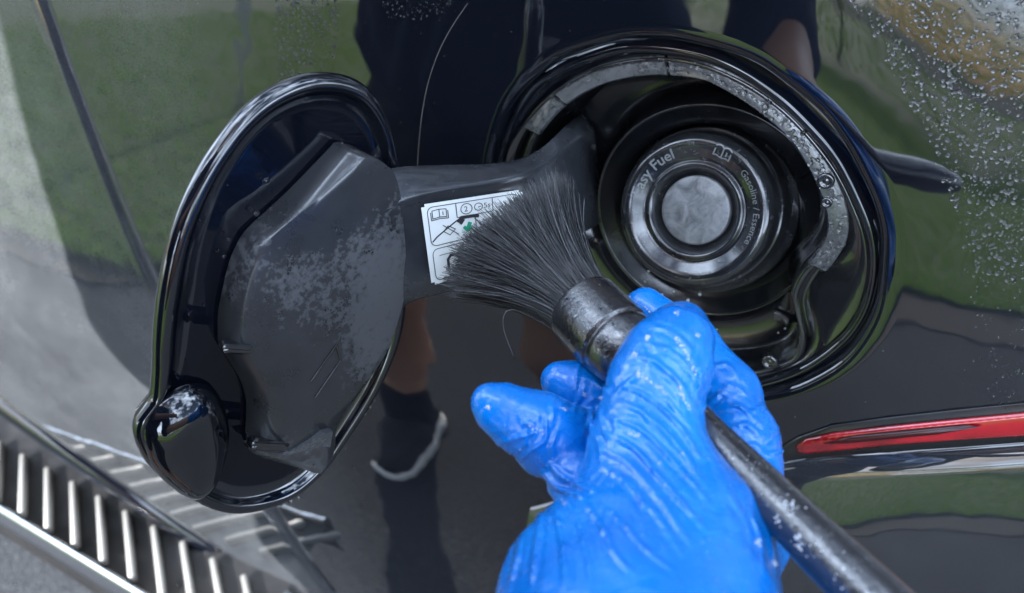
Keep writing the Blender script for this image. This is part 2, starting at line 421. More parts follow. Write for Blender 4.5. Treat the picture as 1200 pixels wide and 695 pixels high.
# rounded lip into the fuel opening
def inset(ab, k):
    return ab+(CP-ab)/np.linalg.norm(CP-ab, axis=1)[:, None]*k
lip = []
for k, n in ((.0022, -.0006), (.0038, -.0022), (.0046, -.0045), (.005, -.0085)):
    ab = inset(rA, k); P = on_S(ab); lip.append([p+EN*n for p in P])
rings = lip[::-1]+rings
V, F = loft(rings); o = mesh('quarter_panel', np.array(V)-CARW, F, PAINT, car)
# rear door
dA, dB = hitS(0, 468), hitS(330, 690)
def zbot(x): return dA[2]+(dB[2]-dA[2])*(x-dA[0])/(dB[0]-dA[0])
nx, nz = 70, 60; V = []; F = []
for j in range(nz+1):
    f = j/nz
    for i in range(nx+1):
        xe = xs(zbot(-.3)+(1.55-zbot(-.3))*f)-.0055; x = -2.0+(xe+2.0)*(i/nx)**.8; z = zbot(x)+(1.55-zbot(x))*f; V.append((x, Sy(x, z), z))
    V.append((xe+.001, Sy(xe, z)+.004, z)); V.append((xe+.001, Sy(xe, z)+.03, z))
W_ = nx+3
for j in range(nz):
    for i in range(W_-1): F.append((j*W_+i, j*W_+i+1, (j+1)*W_+i+1, (j+1)*W_+i))
b0 = len(V)                                                       # folded lower edge
for i in range(W_): p = V[i]; V.append((p[0], p[1]+.005, p[2]-.006))
for i in range(W_): p = V[i]; V.append((p[0], p[1]+.05, p[2]-.004))
for i in range(W_-1): F.append((i, b0+i, b0+i+1, i+1)); F.append((b0+i, b0+W_+i, b0+W_+i+1, b0+i+1))
mesh('rear_door', np.array(V)-CARW, F, PAINT_DOOR, car)
# dark seal in the shut line
P = [np.array([xs(z)-.003, Sy(xs(z), z)+.024, z]) for z in np.linspace(.46, 1.55, 30)]
V, F = tube(P, .008, 8); mesh('door_seal', np.array(V)-CARW, F, RUBBER, car)
# ---------------------------------------------------------------- things on the ground that show as reflections
def mirror_hit(u, v, zq=0.0, yq=None):                            # where the lens sees the world by way of the paint
    p = hitS(u, v); n = Sn(p[0], p[2]); r = nrm(ray(u, v)); d = r-2*(r@n)*n
    t = (zq-p[2])/d[2] if yq is None else (yq-p[1])/d[1]
    return p+d*t
# clipped hedge closing the lawn: a core of twigs in shade and leaf-sized faces all round it
def leaf_cloud(n, lo, hi):
    lo = np.array(lo); hi = np.array(hi); P = lo+(hi-lo)*rng.random((n, 3)); k = rng.integers(0, 3, n)
    P[k == 0, 1] = hi[1]-np.abs(rng.normal(0, .12, (k == 0).sum())); P[k == 1, 2] = hi[2]-np.abs(rng.normal(0, .12, (k == 1).sum()))
    P[:, 2] += .16*np.sin(P[:, 0]*1.7)+.08*np.sin(P[:, 0]*4.1+1); P[:, 1] += .15*np.sin(P[:, 0]*1.1+P[:, 2]*2)
    a = rng.normal(0, 1, (n, 3)); a /= np.linalg.norm(a, axis=1)[:, None]; b = np.cross(a, rng.normal(0, 1, (n, 3))); b /= np.linalg.norm(b, axis=1)[:, None]
    s = rng.uniform(.03, .06, (n, 1)); V = np.stack([P-a*s, P+b*s*.5, P+a*s, P-b*s*.5], 1).reshape(-1, 3); return V, np.arange(4*n).reshape(-1, 4)
hd = empty('hedge', (0, -14, 0)); tag(hd, 'clipped green hedge across the far end of the lawn', 'hedge')
V, F = leaf_cloud(52000, (-16, -1.0, .05), (16, .9, 2.8)); npmesh('foliage', V, F, bpy.data.materials['grass_blade'], hd)
for i in range(16):
    V, F = tube([(-15+2*i, -.1, 0), (-15+2*i+.1, -.05, .5), (-15+2*i-.05, -.1, 1.2)], [.05, .04, .02], 6); mesh('stem', V, F, DARK_BROWN, hd)
V, F = tube([(0, 0, 0), (0, 0, 1.2), (0, 0, 2.4)], [.016, .016, .015], 12); px_, py_, _ = mirror_hit(282, 45, yq=-3.2); pz = mesh('marker_post', V, F, simple('white_post_paint', (.72, .72, .70), .5)); pz.location = (float(px_), -3.2, 0)
tag(pz, 'thin white post on the lawn, mirrored left of the fuel door', 'post')
# ---------------------------------------------------------------- person (mirrored in the paint; the gloved hand is in view)
SKIN = None
def skin():
    m, t, b = mat('skin'); n1 = noise(t, 14, 4); n2 = noise(t, 500, 2)
    t.links.new(mixc(t, n1, (.46, .26, .17), (.56, .34, .23)), b.inputs['Base Color']); b.inputs['Roughness'].default_value = .5
    b.inputs['Subsurface Weight'].default_value = .08; bump(t, b, n2, .2, .0005); return m
def cloth(name, c0, c1, sc=900):
    m, t, b = mat(name); n1 = noise(t, 12, 4); n2 = noise(t, sc, 2)
    t.links.new(mixc(t, n1, c0, c1), b.inputs['Base Color']); b.inputs['Roughness'].default_value = .9; bump(t, b, n2, .5, .001); return m
SKIN = skin(); SHIRT = cloth('navy_cotton', (.010, .014, .034), (.02, .026, .055)); SHORTS = cloth('dark_shorts', (.02, .021, .024), (.035, .036, .04))
SOCK = cloth('black_sock', (.008, .008, .009), (.014, .014, .015)); SHOE = cloth('black_shoe_mesh', (.01, .01, .011), (.025, .025, .027)); SOLE = simple('white_sole', (.7, .69, .66), .6)
HAIR = cloth('dark_hair', (.012, .008, .005), (.03, .02, .012), 400)
wrist = at(738, 800, .225)
SH = np.array([-.23, 0, 0])
person = empty('person', (-.34, -.62, 0)); PW = np.array([-.34, -.62, 0]); tag(person, 'person in navy shirt and shorts, blue gloved hand gripping the brush', 'person')
hipL, hipR = np.array([-.23, -.68, .92]), np.array([-.05, -.68, .92])
kneL, kneR = np.array([-.30, -.60, .50]), np.array([.00, -.58, .50])
ankL, ankR = np.array([-.34, -.66, .10]), np.array([.03, -.66, .10])
pel, che, nek = np.array([-.14, -.69, .98]), np.array([-.13, -.63, 1.28]), np.array([-.12, -.59, 1.46])
shL, shR = np.array([-.32, -.61, 1.40]), np.array([.07, -.61, 1.40])
elL, elR = np.array([-.38, -.52, 1.13]), np.array([.24, -.55, 1.13])
haL = np.array([.0, -.42, 1.185]); head = np.array([-.10, -.53, 1.62])
hipL, hipR, kneL, kneR, ankL, ankR, pel, che, nek, shL, shR, elL, head = [q+SH for q in (hipL, hipR, kneL, kneR, ankL, ankR, pel, che, nek, shL, shR, elL, head)]
elR = np.array([-.01, -.53, 1.03]); elL = np.array([-.54, -.48, 1.13])
pel, che, nek, shL, shR, head = [q+np.array([.02, .05, 0]) for q in (pel, che, nek, shL, shR, head)]; shL = shL-[.03, 0, 0]; shR = shR+[.04, 0, 0]
def body(P):
    d = smin(ell(P, pel, (.165, .115, .13)), ell(P, che, (.17, .115, .22)), .1)
    d = smin(d, rc(P, shL, shR, .062, .062), .08)
    d = smin(d, rc(P, nek-[0, 0, .06], head-[0, .03, .06], .06, .055), .04)
    d = smin(d, chain(P, [(hipL, .085), (kneL, .056), (kneL*.55+ankL*.45+[0, -.02, 0], .053), (ankL, .036)], .03), .05)
    d = smin(d, chain(P, [(hipR, .085), (kneR, .056), (kneR*.55+ankR*.45+[0, -.02, 0], .053), (ankR, .036)], .03), .05)
    d = smin(d, chain(P, [(shL, .055), (elL, .041), (elL*.7+haL*.3, .04), (haL, .027)], .02), .04)
    d = smin(d, chain(P, [(shR, .055), (elR, .041), (elR*.7+wrist*.3, .04), (wrist, .029)], .02), .04)
    d = smin(d, ell(P, head+[0, -.01, .02], (.076, .095, .105)), .03)
    d = smin(d, ell(P, head+[0, .03, -.05], (.055, .06, .06)), .04)
    d = smin(d, rc(P, head+[0, .085, .02], head+[0, .108, -.02], .009, .015), .012)          # nose
    for s in (-1, 1):
        d = smin(d, ell(P, head+[s*.08, -.01, 0], (.012, .022, .034)), .008)                   # ears
        d = np.maximum(d, -smin(rc(P, head+[s*.032, .105, .028], head+[s*.034, .1, .028], .014, .014), d*0+1, .01))
        d = np.minimum(d, np.linalg.norm(P-(head+[s*.032, .080, .026]).astype(np.float32), axis=-1)-.013)
    d = smin(d, rc(P, head+[-.022, .088, -.055], head+[.022, .088, -.055], .009, .009), .008)  # lips
    # left hand: palm and fingers curled round the phone's edge
    hd = nrm(haL-elL); sd = nrm(np.cross(hd, [0, 0, 1.])); un = np.cross(sd, hd)
    d = smin(d, rc(P, haL, haL+hd*.06, .03, .034), .02)
    for k in range(4):
        a = haL+hd*.075+un*(-.03+.02*k); d = smin(d, chain(P, [(a, .0105), (a+hd*.03, .010), (a+hd*.042+sd*.022, .009), (a+hd*.03+sd*.038, .0078)], .006), .008)
    d = smin(d, chain(P, [(haL+un*.025+hd*.02, .014), (haL+un*.055+hd*.04, .012), (haL+un*.065+hd*.07, .009)], .008), .012)
    return d
V, F = nets(body, (-.72, -.9, .03), (.36, -.22, 1.78), .0075)
npmesh('body', V-PW, F, SKIN, person)
def shirt(P):
    d = smin(ell(P, pel, (.22, .14, .15)), ell(P, che, (.235, .14, .25)), .1)
    d = smin(d, rc(P, shL, shR, .075, .075), .08)
    d = smin(d, chain(P, [(shL, .076), (elL, .062), (elL*.6+haL*.4, .056)], .02), .03); d = smin(d, chain(P, [(shR, .080), (shR*.5+elR*.5, .070), (elR, .062), (elR*.85+wrist*.15, .058)], .02), .03)
    d = d+.004*np.sin(P[..., 2]*55+6*np.sin(P[..., 0]*20+P[..., 1]*14))
    d = np.maximum(d, .86-P[..., 2]); d = np.maximum(d, -(rc(P, nek, head, .064, .07)))
    return d
V, F = nets(shirt, (-.72, -.9, .8), (.36, -.3, 1.56), .009); npmesh('shirt', V-PW, F, SHIRT, person)
def shorts(P):
    d = smin(ell(P, pel, (.183, .133, .13)), rc(P, hipL, hipL*.3+kneL*.7, .105, .095), .05)
    d = smin(d, rc(P, hipR, hipR*.3+kneR*.7, .105, .095), .05)
    d = d+.003*np.sin(P[..., 0]*70+5*np.sin(P[..., 2]*25))
    return np.maximum(np.maximum(d, P[..., 2]-1.0), .60-P[..., 2])
V, F = nets(shorts, (-.7, -.9, .55), (.1, -.42, 1.02), .009); npmesh('shorts', V-PW, F, SHORTS, person)
def hairf(P):
    d = ell(P, head+[0, -.018, .035], (.084, .1, .105)); return np.maximum(d, -(P[..., 2]-head[2]-.0+(P[..., 1]-head[1])*-.9-.0)+.0)
V, F = nets(hairf, head-[.12, .15, .12], head+[.12, .15, .17], .008); npmesh('hair', V-PW, F, HAIR, person)
for an, kn, yawf in ((ankL, kneL, .18), (ankR, kneR, -.15)):
    f = np.array([math.sin(yawf), math.cos(yawf), 0]); s_ = np.array([f[1], -f[0], 0]); up_ = np.array([0, 0, 1.]); base = np.array([an[0], an[1], 0])
    def sockf(P): return np.maximum(chain(P, [(base+up_*.06, .045), (an, .044), (an*.72+kn*.28, .052)], .02), P[..., 2]-.20-.006)
    V, F = nets(sockf, base-[.1, .12, 0], base+[.1, .12, .26], .006); npmesh('sock', V-PW, F, SOCK, person)
    def shoef(P):
        d = smin(rc(P, base-f*.05+up_*.055, base+f*.05+up_*.05, .042, .046), rc(P, base+f*.05+up_*.045, base+f*.165+up_*.04, .048, .036), .03)
        d = smin(d, rc(P, base-f*.045+up_*.07, base-f*.02+up_*.095, .04, .042), .02); return np.maximum(d, .026-P[..., 2])
    V, F = nets(shoef, base-[.16, .16, 0], base+[.16, .26, .17], .006); npmesh('shoe', V-PW, F, SHOE, person)
    def solef(P):
        Q = P.copy(); Q[..., 2] = .02
        d = smin(rc(Q, base-f*.055+up_*.02, base+f*.05+up_*.02, .047, .05), rc(Q, base+f*.05+up_*.02, base+f*.17+up_*.02, .052, .04), .03)
        return np.maximum(np.maximum(d, P[..., 2]-.034), .004-P[..., 2])
    V, F = nets(solef, base-[.16, .16, .01], base+[.16, .26, .05], .005); npmesh('shoe_sole', V-PW, F, SOLE, person)
# ---------------------------------------------------------------- fuel filler housing
fh = empty('fuel_housing', FUEL-CARW); fh.parent = car
def F3(ab, n): return [fp(a, b, n)-FUEL for a, b in ab]
# stepped black surround between the body opening and the housing plate
rings = [F3(inset(rA, .0045), -.0105), F3(inset(rB, -.0012), -.0095), F3(rB, -.0072), F3(inset(rB, .0012), -.0066), F3(inset(rB, .0028), -.0072), F3(inset(rB, .0042), -.0098),
         F3(inset(rC, -.0008), -.0150), F3(inset(rC, .001), -.0165)]
rings = [F3(inset(rA, -.004), -.012)]+rings
V, F = loft(rings); mesh('surround', V, F, PAINT_IN, fh)
# housing plate: from the surround to the lip of the bowl; a raised rounded bead runs along the bowl's edge
def blend(t): return rC*(1-t)+rD*t
ang = np.arctan2(rD[:, 1]-CP[1], rD[:, 0]-CP[0])
plate = [(inset(rC, -.001), -.0170), (inset(rC, -.0008), -.0132), (inset(rC, -.0001), -.0126), (inset(rC, .001), -.0126), (blend(.25), -.0145), (blend(.5), -.0172), (inset(rD, -.0085), -.0195), (inset(rD, -.0074), -.0200), (inset(rD, -.0064), -.0192), (inset(rD, -.0056), -.0168), (inset(rD, -.0044), -.0142), (inset(rD, -.0028), -.0134), (inset(rD, -.0012), -.0142), (rD, -.0165), (inset(rD, .0006), -.022)]
V, F = loft([F3(a, n) for a, n in plate]); mesh('housing_plate', V, F, PLASTIC_WET, fh)
# bowl
nb = 256
def circ(c, r): return np.stack([c[0]+r*np.cos(np.linspace(0, 2*math.pi, NR, endpoint=False)), c[1]+r*np.sin(np.linspace(0, 2*math.pi, NR, endpoint=False))], 1)
CC = px_f([(826, 252)], -.035)[0]
CE = circ(CC, .0505)
def lerp(a, b, t): return a*(1-t)+b*t
bowl = [(inset(rD, .0002), -.0205), (inset(rD, .0015), -.027), (inset(rD, .0030), -.0325), (inset(rD, .0050), -.0345), (lerp(inset(rD, .006), circ(CC, .0580), .6), -.0355), (lerp(inset(rD, .006), circ(CC, .0580), .93), -.0355), (circ(CC, .0578), -.0342), (circ(CC, .0568), -.0340), (circ(CC, .0558), -.0350), (circ(CC, .0500), -.0390), (circ(CC, .0462), -.0412), (circ(CC, .0452), -.043), (circ(CC, .0445), -.064), (circ(CC, .030), -.068)]
def deep(ab, n): return [fp(a, b, n-.03*min(1, max(0, ((b-CC[1])-.45*(a-CC[0])+.005)/.05)))-FUEL for a, b in ab]
V, F = loft([(deep(a, n) if 2 <= i <= 5 else F3(a, n)) for i, (a, n) in enumerate(bowl)], True, False, True); mesh('bowl', V, F, PLASTIC_BOWL, fh)
# wet grey rim strip that carries the droplets, with gaps (moulded segments)
def rim_seg(a0, a1, o0, o1, h0=-.0132):
    idx = [i for i in range(NR) if a0 <= math.degrees(ang[i]) % 360 <= a1]
    if a0 < 0: idx = [i for i in range(NR) if (math.degrees(ang[i])+180) % 360-180 >= a0 and (math.degrees(ang[i])+180) % 360-180 <= a1]; idx.sort(key=lambda i: (math.degrees(ang[i])+180) % 360)
    sec = [(o0+.0002, -.017), (o0, h0-.0006), (o0+.0006, h0), (o1-.0006, h0+.0004), (o1, h0-.0004), (o1+.0004, -.017), (o1+.0012, -.026)]
    rg = [[fp(*inset(rD, k)[i], n)-FUEL for i in idx] for k, n in sec]
    V, F = loft(rg, closed=False); F = list(F)
    m = len(idx); F.append(tuple(k*m for k in range(len(sec)))); F.append(tuple(k*m+m-1 for k in range(len(sec))))
    return mesh('rim_segment', V, F, PLASTIC_GREY, fh, sharp=50)
for a0, a1 in ((150, 165), (107.4, 149.5), (-14, 107)): rim_seg(a0, a1, -.0095, -.0004)
# screws / clips
def F_at(u, v, n): 
    p = on_plane(u, v, FUEL+EN*n, EN); return p
for u, v, r in ((968, 212, .0030), (969, 237, .0020), (902, 424, .0030)):
    p = F_at(u, v, -.0125)
    V, F = lathe([(r*1.25, -.001), (r*1.25, .0006), (r, .0012), (r*.75, .0010), (r*.6, .0002), (r*.35, .0004), (.0001, .0006)], p-FUEL, (EX, EU, EN), 24); mesh('screw', V, F, PLASTIC_WET, fh)
p = F_at(916, 372, -.034); V, F = bbox(p-FUEL+EN*.001, [nrm(EX-EU*.15), EU, EN], (.0042, .0026, .0014), .0005); mesh('clip', V, F, PLASTIC_WET, fh, smooth=False)

# ---------------------------------------------------------------- fuel cap ring
tu, tr = R(24), R(-4)
CN = nrm([math.sin(tr), -math.cos(tu), math.sin(tu)]); CX = nrm(EX-CN*(EX@CN)); CY = np.cross(CN, CX)
capo = on_plane(811, 248, FUEL-EN*.012, EN)
cap_root = empty('fuel_cap', capo-CARW); cap_root.parent = car
CAX = (CX, CY, CN); Z0 = np.zeros(3)
prof = [(.0455, -.050), (.0455, -.034), (.0445, -.0322), (.0425, -.0318), (.0412, -.029), (.0402, -.022), (.0400, -.018), (.0396, -.0172), (.0388, -.0172), (.0384, -.016), (.0380, -.009), (.0374, -.0045), (.0362, -.0018), (.0345, -.0005), (.0330, 0), (.0300, -.0016), (.0262, -.0038), (.0246, -.0047), (.0240, -.0045), (.0236, -.0032), (.0228, -.0026), (.0218, -.0028), (.0210, -.0040), (.0200, -.0055), (.0190, -.0085), (.0182, -.0098), (.0172, -.0102)]
def cap_mat():
    m, t, b = mat('fuel_cap_plastic'); n1 = noise(t, 60, 5, .6); n2 = noise(t, 420, 4, .6)
    c = mixc(t, ramp(t, n1, [(.35, 0), (.7, 1)]), (.007, .0075, .009), (.02, .021, .023)); c = mixc(t, mth(t, 'MULTIPLY', ramp(t, n2, [(.6, 0), (.7, 1)]), .16), c, (.35, .35, .35)); t.links.new(c, b.inputs['Base Color'])
    t.links.new(ramp(t, n1, [(.3, .04), (.7, .16)]), b.inputs['Roughness']); bump(t, b, n2, .12, .0006); b.inputs['Coat Weight'].default_value = 1; b.inputs['Coat Roughness'].default_value = .16; b.inputs['Coat IOR'].default_value = 1.5; bump(t, b, noise(t, 260, 4, .6), .06, .0008, 'Coat Normal'); return m
V, F = lathe(prof, Z0, CAX, 128); mesh('cap_ring', V, F, cap_mat(), cap_root)
def flap_mat():
    m, t, b = mat('flap_metal'); n1 = noise(t, 120, 6, .7, dist=1.2); n2 = noise(t, 600, 3)
    t.links.new(mixc(t, ramp(t, n1, [(.35, 0), (.68, 1)]), (.10, .104, .108), (.24, .245, .25)), b.inputs['Base Color']); b.inputs['Metallic'].default_value = .35
    t.links.new(ramp(t, n1, [(.3, .3), (.7, .55)]), b.inputs['Roughness']); bump(t, b, n1, .12, .0006); return m
V, F = lathe([(.0170, -.0106), (.0170, -.0072), (.0166, -.0066), (.0160, -.0064), (.008, -.0062), (.0002, -.0061)], Z0, CAX, 96, True); mesh('spring_flap', V, F, flap_mat(), cap_root)
LETTER = simple('worn_grey_print', (.15, .155, .16), .5)
FONT = bpy.data.fonts.load('<builtin>') if False else None
def text_mesh(s, size, shear=0.0, bold=0.0):
    cu = bpy.data.curves.new('txt', 'FONT'); cu.body = s; cu.size = size; cu.shear = shear; cu.offset = bold; cu.resolution_u = 3
    ob = bpy.data.objects.new('txt', cu); COL.objects.link(ob)
    dg = bpy.context.evaluated_depsgraph_get(); me = bpy.data.meshes.new_from_object(ob.evaluated_get(dg))
    bpy.data.objects.remove(ob); 
    V = np.array([v.co[:] for v in me.vertices]); F = [tuple(p.vertices) for p in me.polygons]
    return V, F
def cap_h(r): return float(np.interp(r, [p[0] for p in prof[::-1]], [p[1] for p in prof[::-1]])) if r > .0172 else -.01
def curved_text(s, size, a_start, radius, stretch=1.0, name='lettering', shear=.0, bold=0.0, h=.0004):
    V, F = text_mesh(s, size, shear, bold); out = []
    x0 = V[:, 0].min()
    for x, y, _ in V:
        a = R(a_start)-(x-x0)*stretch/radius; r = radius+y
        out.append(CX*r*math.cos(a)+CY*r*math.sin(a)+CN*(cap_h(min(r, .0372))+h))
    return mesh(name, out, F, LETTER, cap_root, smooth=False, fix=False)
curved_text('Easy Fuel', .0068, 177, .0272, 1.06, shear=.1, bold=.0001)
curved_text('TM', .0022, 106.5, .0318, 1.0)
curved_text('Gasoline / Essence', .0047, 52, .0285, 1.0)
def cap_strip(pts, wd, name='book_symbol', h=.0005):
    mb = MB()
    for a, b in zip(pts[:-1], pts[1:]):
        a = np.array(a); b = np.array(b); d = (b-a)/np.linalg.norm(b-a); q = np.array([-d[1], d[0]])*wd/2
        qs = [a-q-d*wd*.3, b-q+d*wd*.3, b+q+d*wd*.3, a+q-d*wd*.3]
        mb.add([CX*x+CY*y+CN*(cap_h(math.hypot(x, y))+h) for x, y in qs], [(0, 1, 2, 3)])
    return mb
cb = np.array([.0078, .0302]); mb = MB(); e1 = nrm([.97, -.25]); e2 = np.array([-e1[1], e1[0]])
def bk(x, y): return cb+e1*x*.001+e2*y*.001
for pl in ([(-4, -2.6), (-4, 2.2), (-2.5, 2.9), (-1.2, 2.8), (0, 2.0), (1.2, 2.8), (2.5, 2.9), (4, 2.2), (4, -2.6), (2.4, -2.2), (0, -2.8), (-2.4, -2.2), (-4, -2.6)], [(0, 2), (0, -2.8)], [(2, .6), (2, -1.2)]):
    s = cap_strip([bk(*p) for p in pl], .0007); mb.add(s.v, s.f)
mb.build('book_symbol', LETTER, cap_root, smooth=False, fix=False)

# ---------------------------------------------------------------- fuel door, swung open on its gooseneck
be = R(65); DW = np.array([-math.cos(be), -math.sin(be), 0.]); DU = EU-DW*(EU@DW); DU = nrm(DU); DN = np.cross(DU, DW)
DO = at(325, 345, .345)
if DN@(CAM-DO) < 0: DN = -DN
fd = empty('fuel_door', DO-CARW); fd.parent = car
def dpx(pts, h):
    out = []
    for u, v in pts:
        p = on_plane(u, v, DO+DN*h, DN)-DO; out.append((p@DW, p@DU))
    return np.array(out)
def D3(ab, h): return [DW*a+DU*b+DN*h for a, b in ab]
O_PX = [(380,87),(425,97),(452,128),(466,170),(476,230),(481,300),(478,360),(468,408),(444,462),(412,512),(378,558),(340,589),(290,604),(250,600),(205,575),(175,547),(160,515),(164,492),(178,474),(182,440),(183,400),(188,350),(200,290),(220,235),(250,180),(290,130),(332,100)]
cD = dpx([(335, 350)], 0)[0]
rO = polar(dpx(O_PX, 0), 220, cD)
def ins(ab, k, c=cD): return ab+(c-ab)/np.linalg.norm(c-ab, axis=1)[:, None]*k
# outer skin bulges away; the hem rolls over the rim towards the viewer
sec = [(.030, -.0030), (.014, -.0028), (.0088, -.0024), (.0076, -.0012), (.0066, .0002), (.0054, .0010), (.0040, .0013), (.0025, .0010), (.0012, 0), (.0003, -.0016), (0, -.0034), (.0006, -.0055), (.0022, -.0075), (.005, -.0088), (.015, -.0095), (.035, -.012)]
rg = [D3(ins(rO, k), h) for k, h in sec]
V, F = loft(rg, True, False, False)
# fill inner face and outer face
n0 = len(V); nO = 220
V = list(V)+[DW*cD[0]+DU*cD[1]-DN*.001, DW*cD[0]+DU*cD[1]-DN*.0145]
L = (len(sec)-1)*nO
F = list(F)+[(i, (i+1) % nO, n0) for i in range(nO)]+[(L+i, L+(i+1) % nO, n0+1) for i in range(nO)]
dsk = mesh('door_skin', V, F, [PAINT_IN, PAINT_FLAP_DIM], fd)
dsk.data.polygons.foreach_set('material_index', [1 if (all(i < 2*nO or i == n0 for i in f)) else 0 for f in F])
# finger grip lobe: a glossy domed hollow
lob = dpx([(218, 518)], .001)[0]
G_PX = [(168,512),(176,488),(196,466),(226,452),(252,457),(266,482),(270,512),(263,545),(248,574),(226,586),(200,572),(178,546)]
rG = polar(dpx(G_PX, .0015), 96, lob)
rg = [D3(rG, -.0005)]+[D3(ins(rG, k*.001, lob), h) for k, h in ((.3, .0010), (1.0, .0026), (2.2, .0044), (4, .0064), (7, .0084), (10, .0096), (13, .0103))]
V, F = loft(rg, True, False, True); mesh('finger_grip', V, F, PAINT_IN, fd)
# bracket (moulded inner box)
BT = [((395,167),(424,184)),((388,175),(416,196)),((338,227),(366,238)),((286,274),(311,283)),((270,308),(297,318)),((257,366),(285,366)),((257,404),(287,402)),((270,425),(303,424)),((284,447),(318,447)),((291,472),(329,474)),((289,515),(335,506)),((295,533),(341,514)),((340,546),(357,506)),((377,558),(372,494)),((391,533),(380,490)),((385,505),(396,482)),((400,465),(424,458)),((432,413),(458,407)),((450,350),(476,345)),((448,290),(476,290)),((445,225),(470,226)),((440,195),(462,200)),((417,172),(444,186))]
H1 = .013
bB = dpx([b for b, _ in BT], .0005); bT = dpx([t for _, t in BT], H1)
def sub(ab, k=4):                                                 # subdivide polygon edges so both outlines match
    m = len(ab); return np.array([ab[i]*(1-j/k)+ab[(i+1) % m]*j/k for i in range(m) for j in range(k)])
def smooth_pl(ab, it=3):
    for _ in range(it): ab = .5*ab+.25*(np.roll(ab, 1, 0)+np.roll(ab, -1, 0))
    return ab
sB, sT = smooth_pl(sub(bB), 1), smooth_pl(sub(bT), 1)
cB = dpx([(370, 350)], H1)[0]
rg = [D3(sB, -.001), D3(lerp(sB, sT, .04), .002), D3(lerp(sB, sT, .28), H1*.60), D3(lerp(sB, sT, .84), H1*.96), D3(ins(sT, .0002, cB), H1), D3(ins(sT, .003, cB), H1+.0002), D3(ins(sT, .010, cB), H1), D3(ins(sT, .022, cB), H1), D3(lerp(sT, cB[None, :], .8), H1)]
V, F = loft(rg, True, True, True); brk = mesh('bracket', V, F, PLASTIC_BRK, fd, sharp=40)
# bracket details: pentagon outline embossed, two clips, corner tab
def d_strip(mb, pts, wd, h, hh=.0007):
    P = dpx(pts, h)
    for a, b in zip(P[:-1], P[1:]):
        d = (b-a)/np.linalg.norm(b-a); q = np.array([-d[1], d[0]])
        c = (a+b)/2; ax = [DW*d[0]+DU*d[1], DW*q[0]+DU*q[1], DN]
        V, F = bbox(DW*c[0]+DU*c[1]+DN*h, ax, (np.linalg.norm(b-a)/2+wd*.3, wd/2, hh), min(wd*.25, hh*.45)); mb.add(V, F)
mb = MB(); d_strip(mb, [(364, 447), (394, 404), (399, 422), (369, 466)], .0009, H1+.0002, .0006); mb.build('embossed_mark', PLASTIC_WET, fd, smooth=False)
for pts in ([(263, 405), (292, 407)], [(296, 519), (332, 521)]):
    mb = MB(); d_strip(mb, pts, .0042, H1*.75, .0035); d_strip(mb, [(p[0], p[1]) for p in pts], .0022, H1*.75+.004, .0012); mb.build('clip', PLASTIC_WET, fd, smooth=False)
tb = dpx([(297, 530), (335, 532), (372, 500), (382, 498), (389, 530), (377, 556), (335, 546)], .010)
ct = tb.mean(0); hts = [.006, .011, .0165, .016, .008, .004, .005]
top = [DW*a+DU*b+DN*h for (a, b), h in zip(tb, hts)]; bot = [DW*a+DU*b+DN*.0005 for a, b in tb]
V = top+bot+[DW*ct[0]+DU*ct[1]+DN*.0105]; n7 = 7; F = [(i, (i+1) % 7, 14) for i in range(7)]+[(i, 7+i, 7+(i+1) % 7, (i+1) % 7) for i in range(7)]
PL_TAB = plastic('wet_tab_plastic', (.07, .073, .08), patch=.2, rough=(.06, .2)); mesh('corner_tab', V, F, PL_TAB, fd, smooth=False)
# gooseneck arm: a curved plate with a rolled upper shoulder, from the bracket to the hinge inside the housing
def arm_pt(u, v, d): return at(u, v, d)-DO
TOPE = [(440,205,.343),(470,199,.352),(520,197,.371),(570,196,.388),(610,190,.402),(640,174,.411),(662,152,.424),(676,140,.446),(684,138,.470)]
CREA = [(437,256,.347),(470,236,.3525),(520,223,.365),(570,215,.377),(610,206,.386),(640,192,.398),(664,172,.414),(684,160,.440),(694,156,.468)]
MIDL = [(440,320,.361),(475,310,.3685),(520,296,.374),(565,283,.381),(608,270,.388),(640,254,.402),(668,234,.420),(690,220,.446),(700,214,.474)]
BOTE = [(448,372,.376),(478,350,.3775),(520,339,.380),(562,330,.386),(604,318,.392),(640,294,.406),(672,274,.426),(696,262,.450),(706,256,.478)]
cur = [crom([arm_pt(*p) for p in c], 40, False) for c in (TOPE, CREA, MIDL, BOTE)]
T_, C_, M_, B_ = cur
thick = .009
back = RGT*.0+FWD*thick
rows = [T_+FWD*.012, T_+FWD*.004, T_, .6*T_+.4*C_-UPV*0, .22*T_+.78*C_-FWD*.0006, .06*T_+.94*C_-FWD*.0012, C_-FWD*.0008, .93*C_+.07*M_+FWD*.0002, .85*C_+.15*M_+FWD*.0010, .5*C_+.5*M_+FWD*.0008, M_, .5*M_+.5*B_, B_, B_+FWD*.003, B_+FWD*.012]
V, F = loft([list(r) for r in rows], closed=False)
ARM = plastic('arm_plastic', (.026, .028, .032), patch=0, rough=(.18, .32), wet=.3); arm = mesh('hinge_arm', V, F, ARM, fd)
sol = arm.modifiers.new('thick', 'SOLIDIFY'); sol.thickness = .003; sol.offset = 0
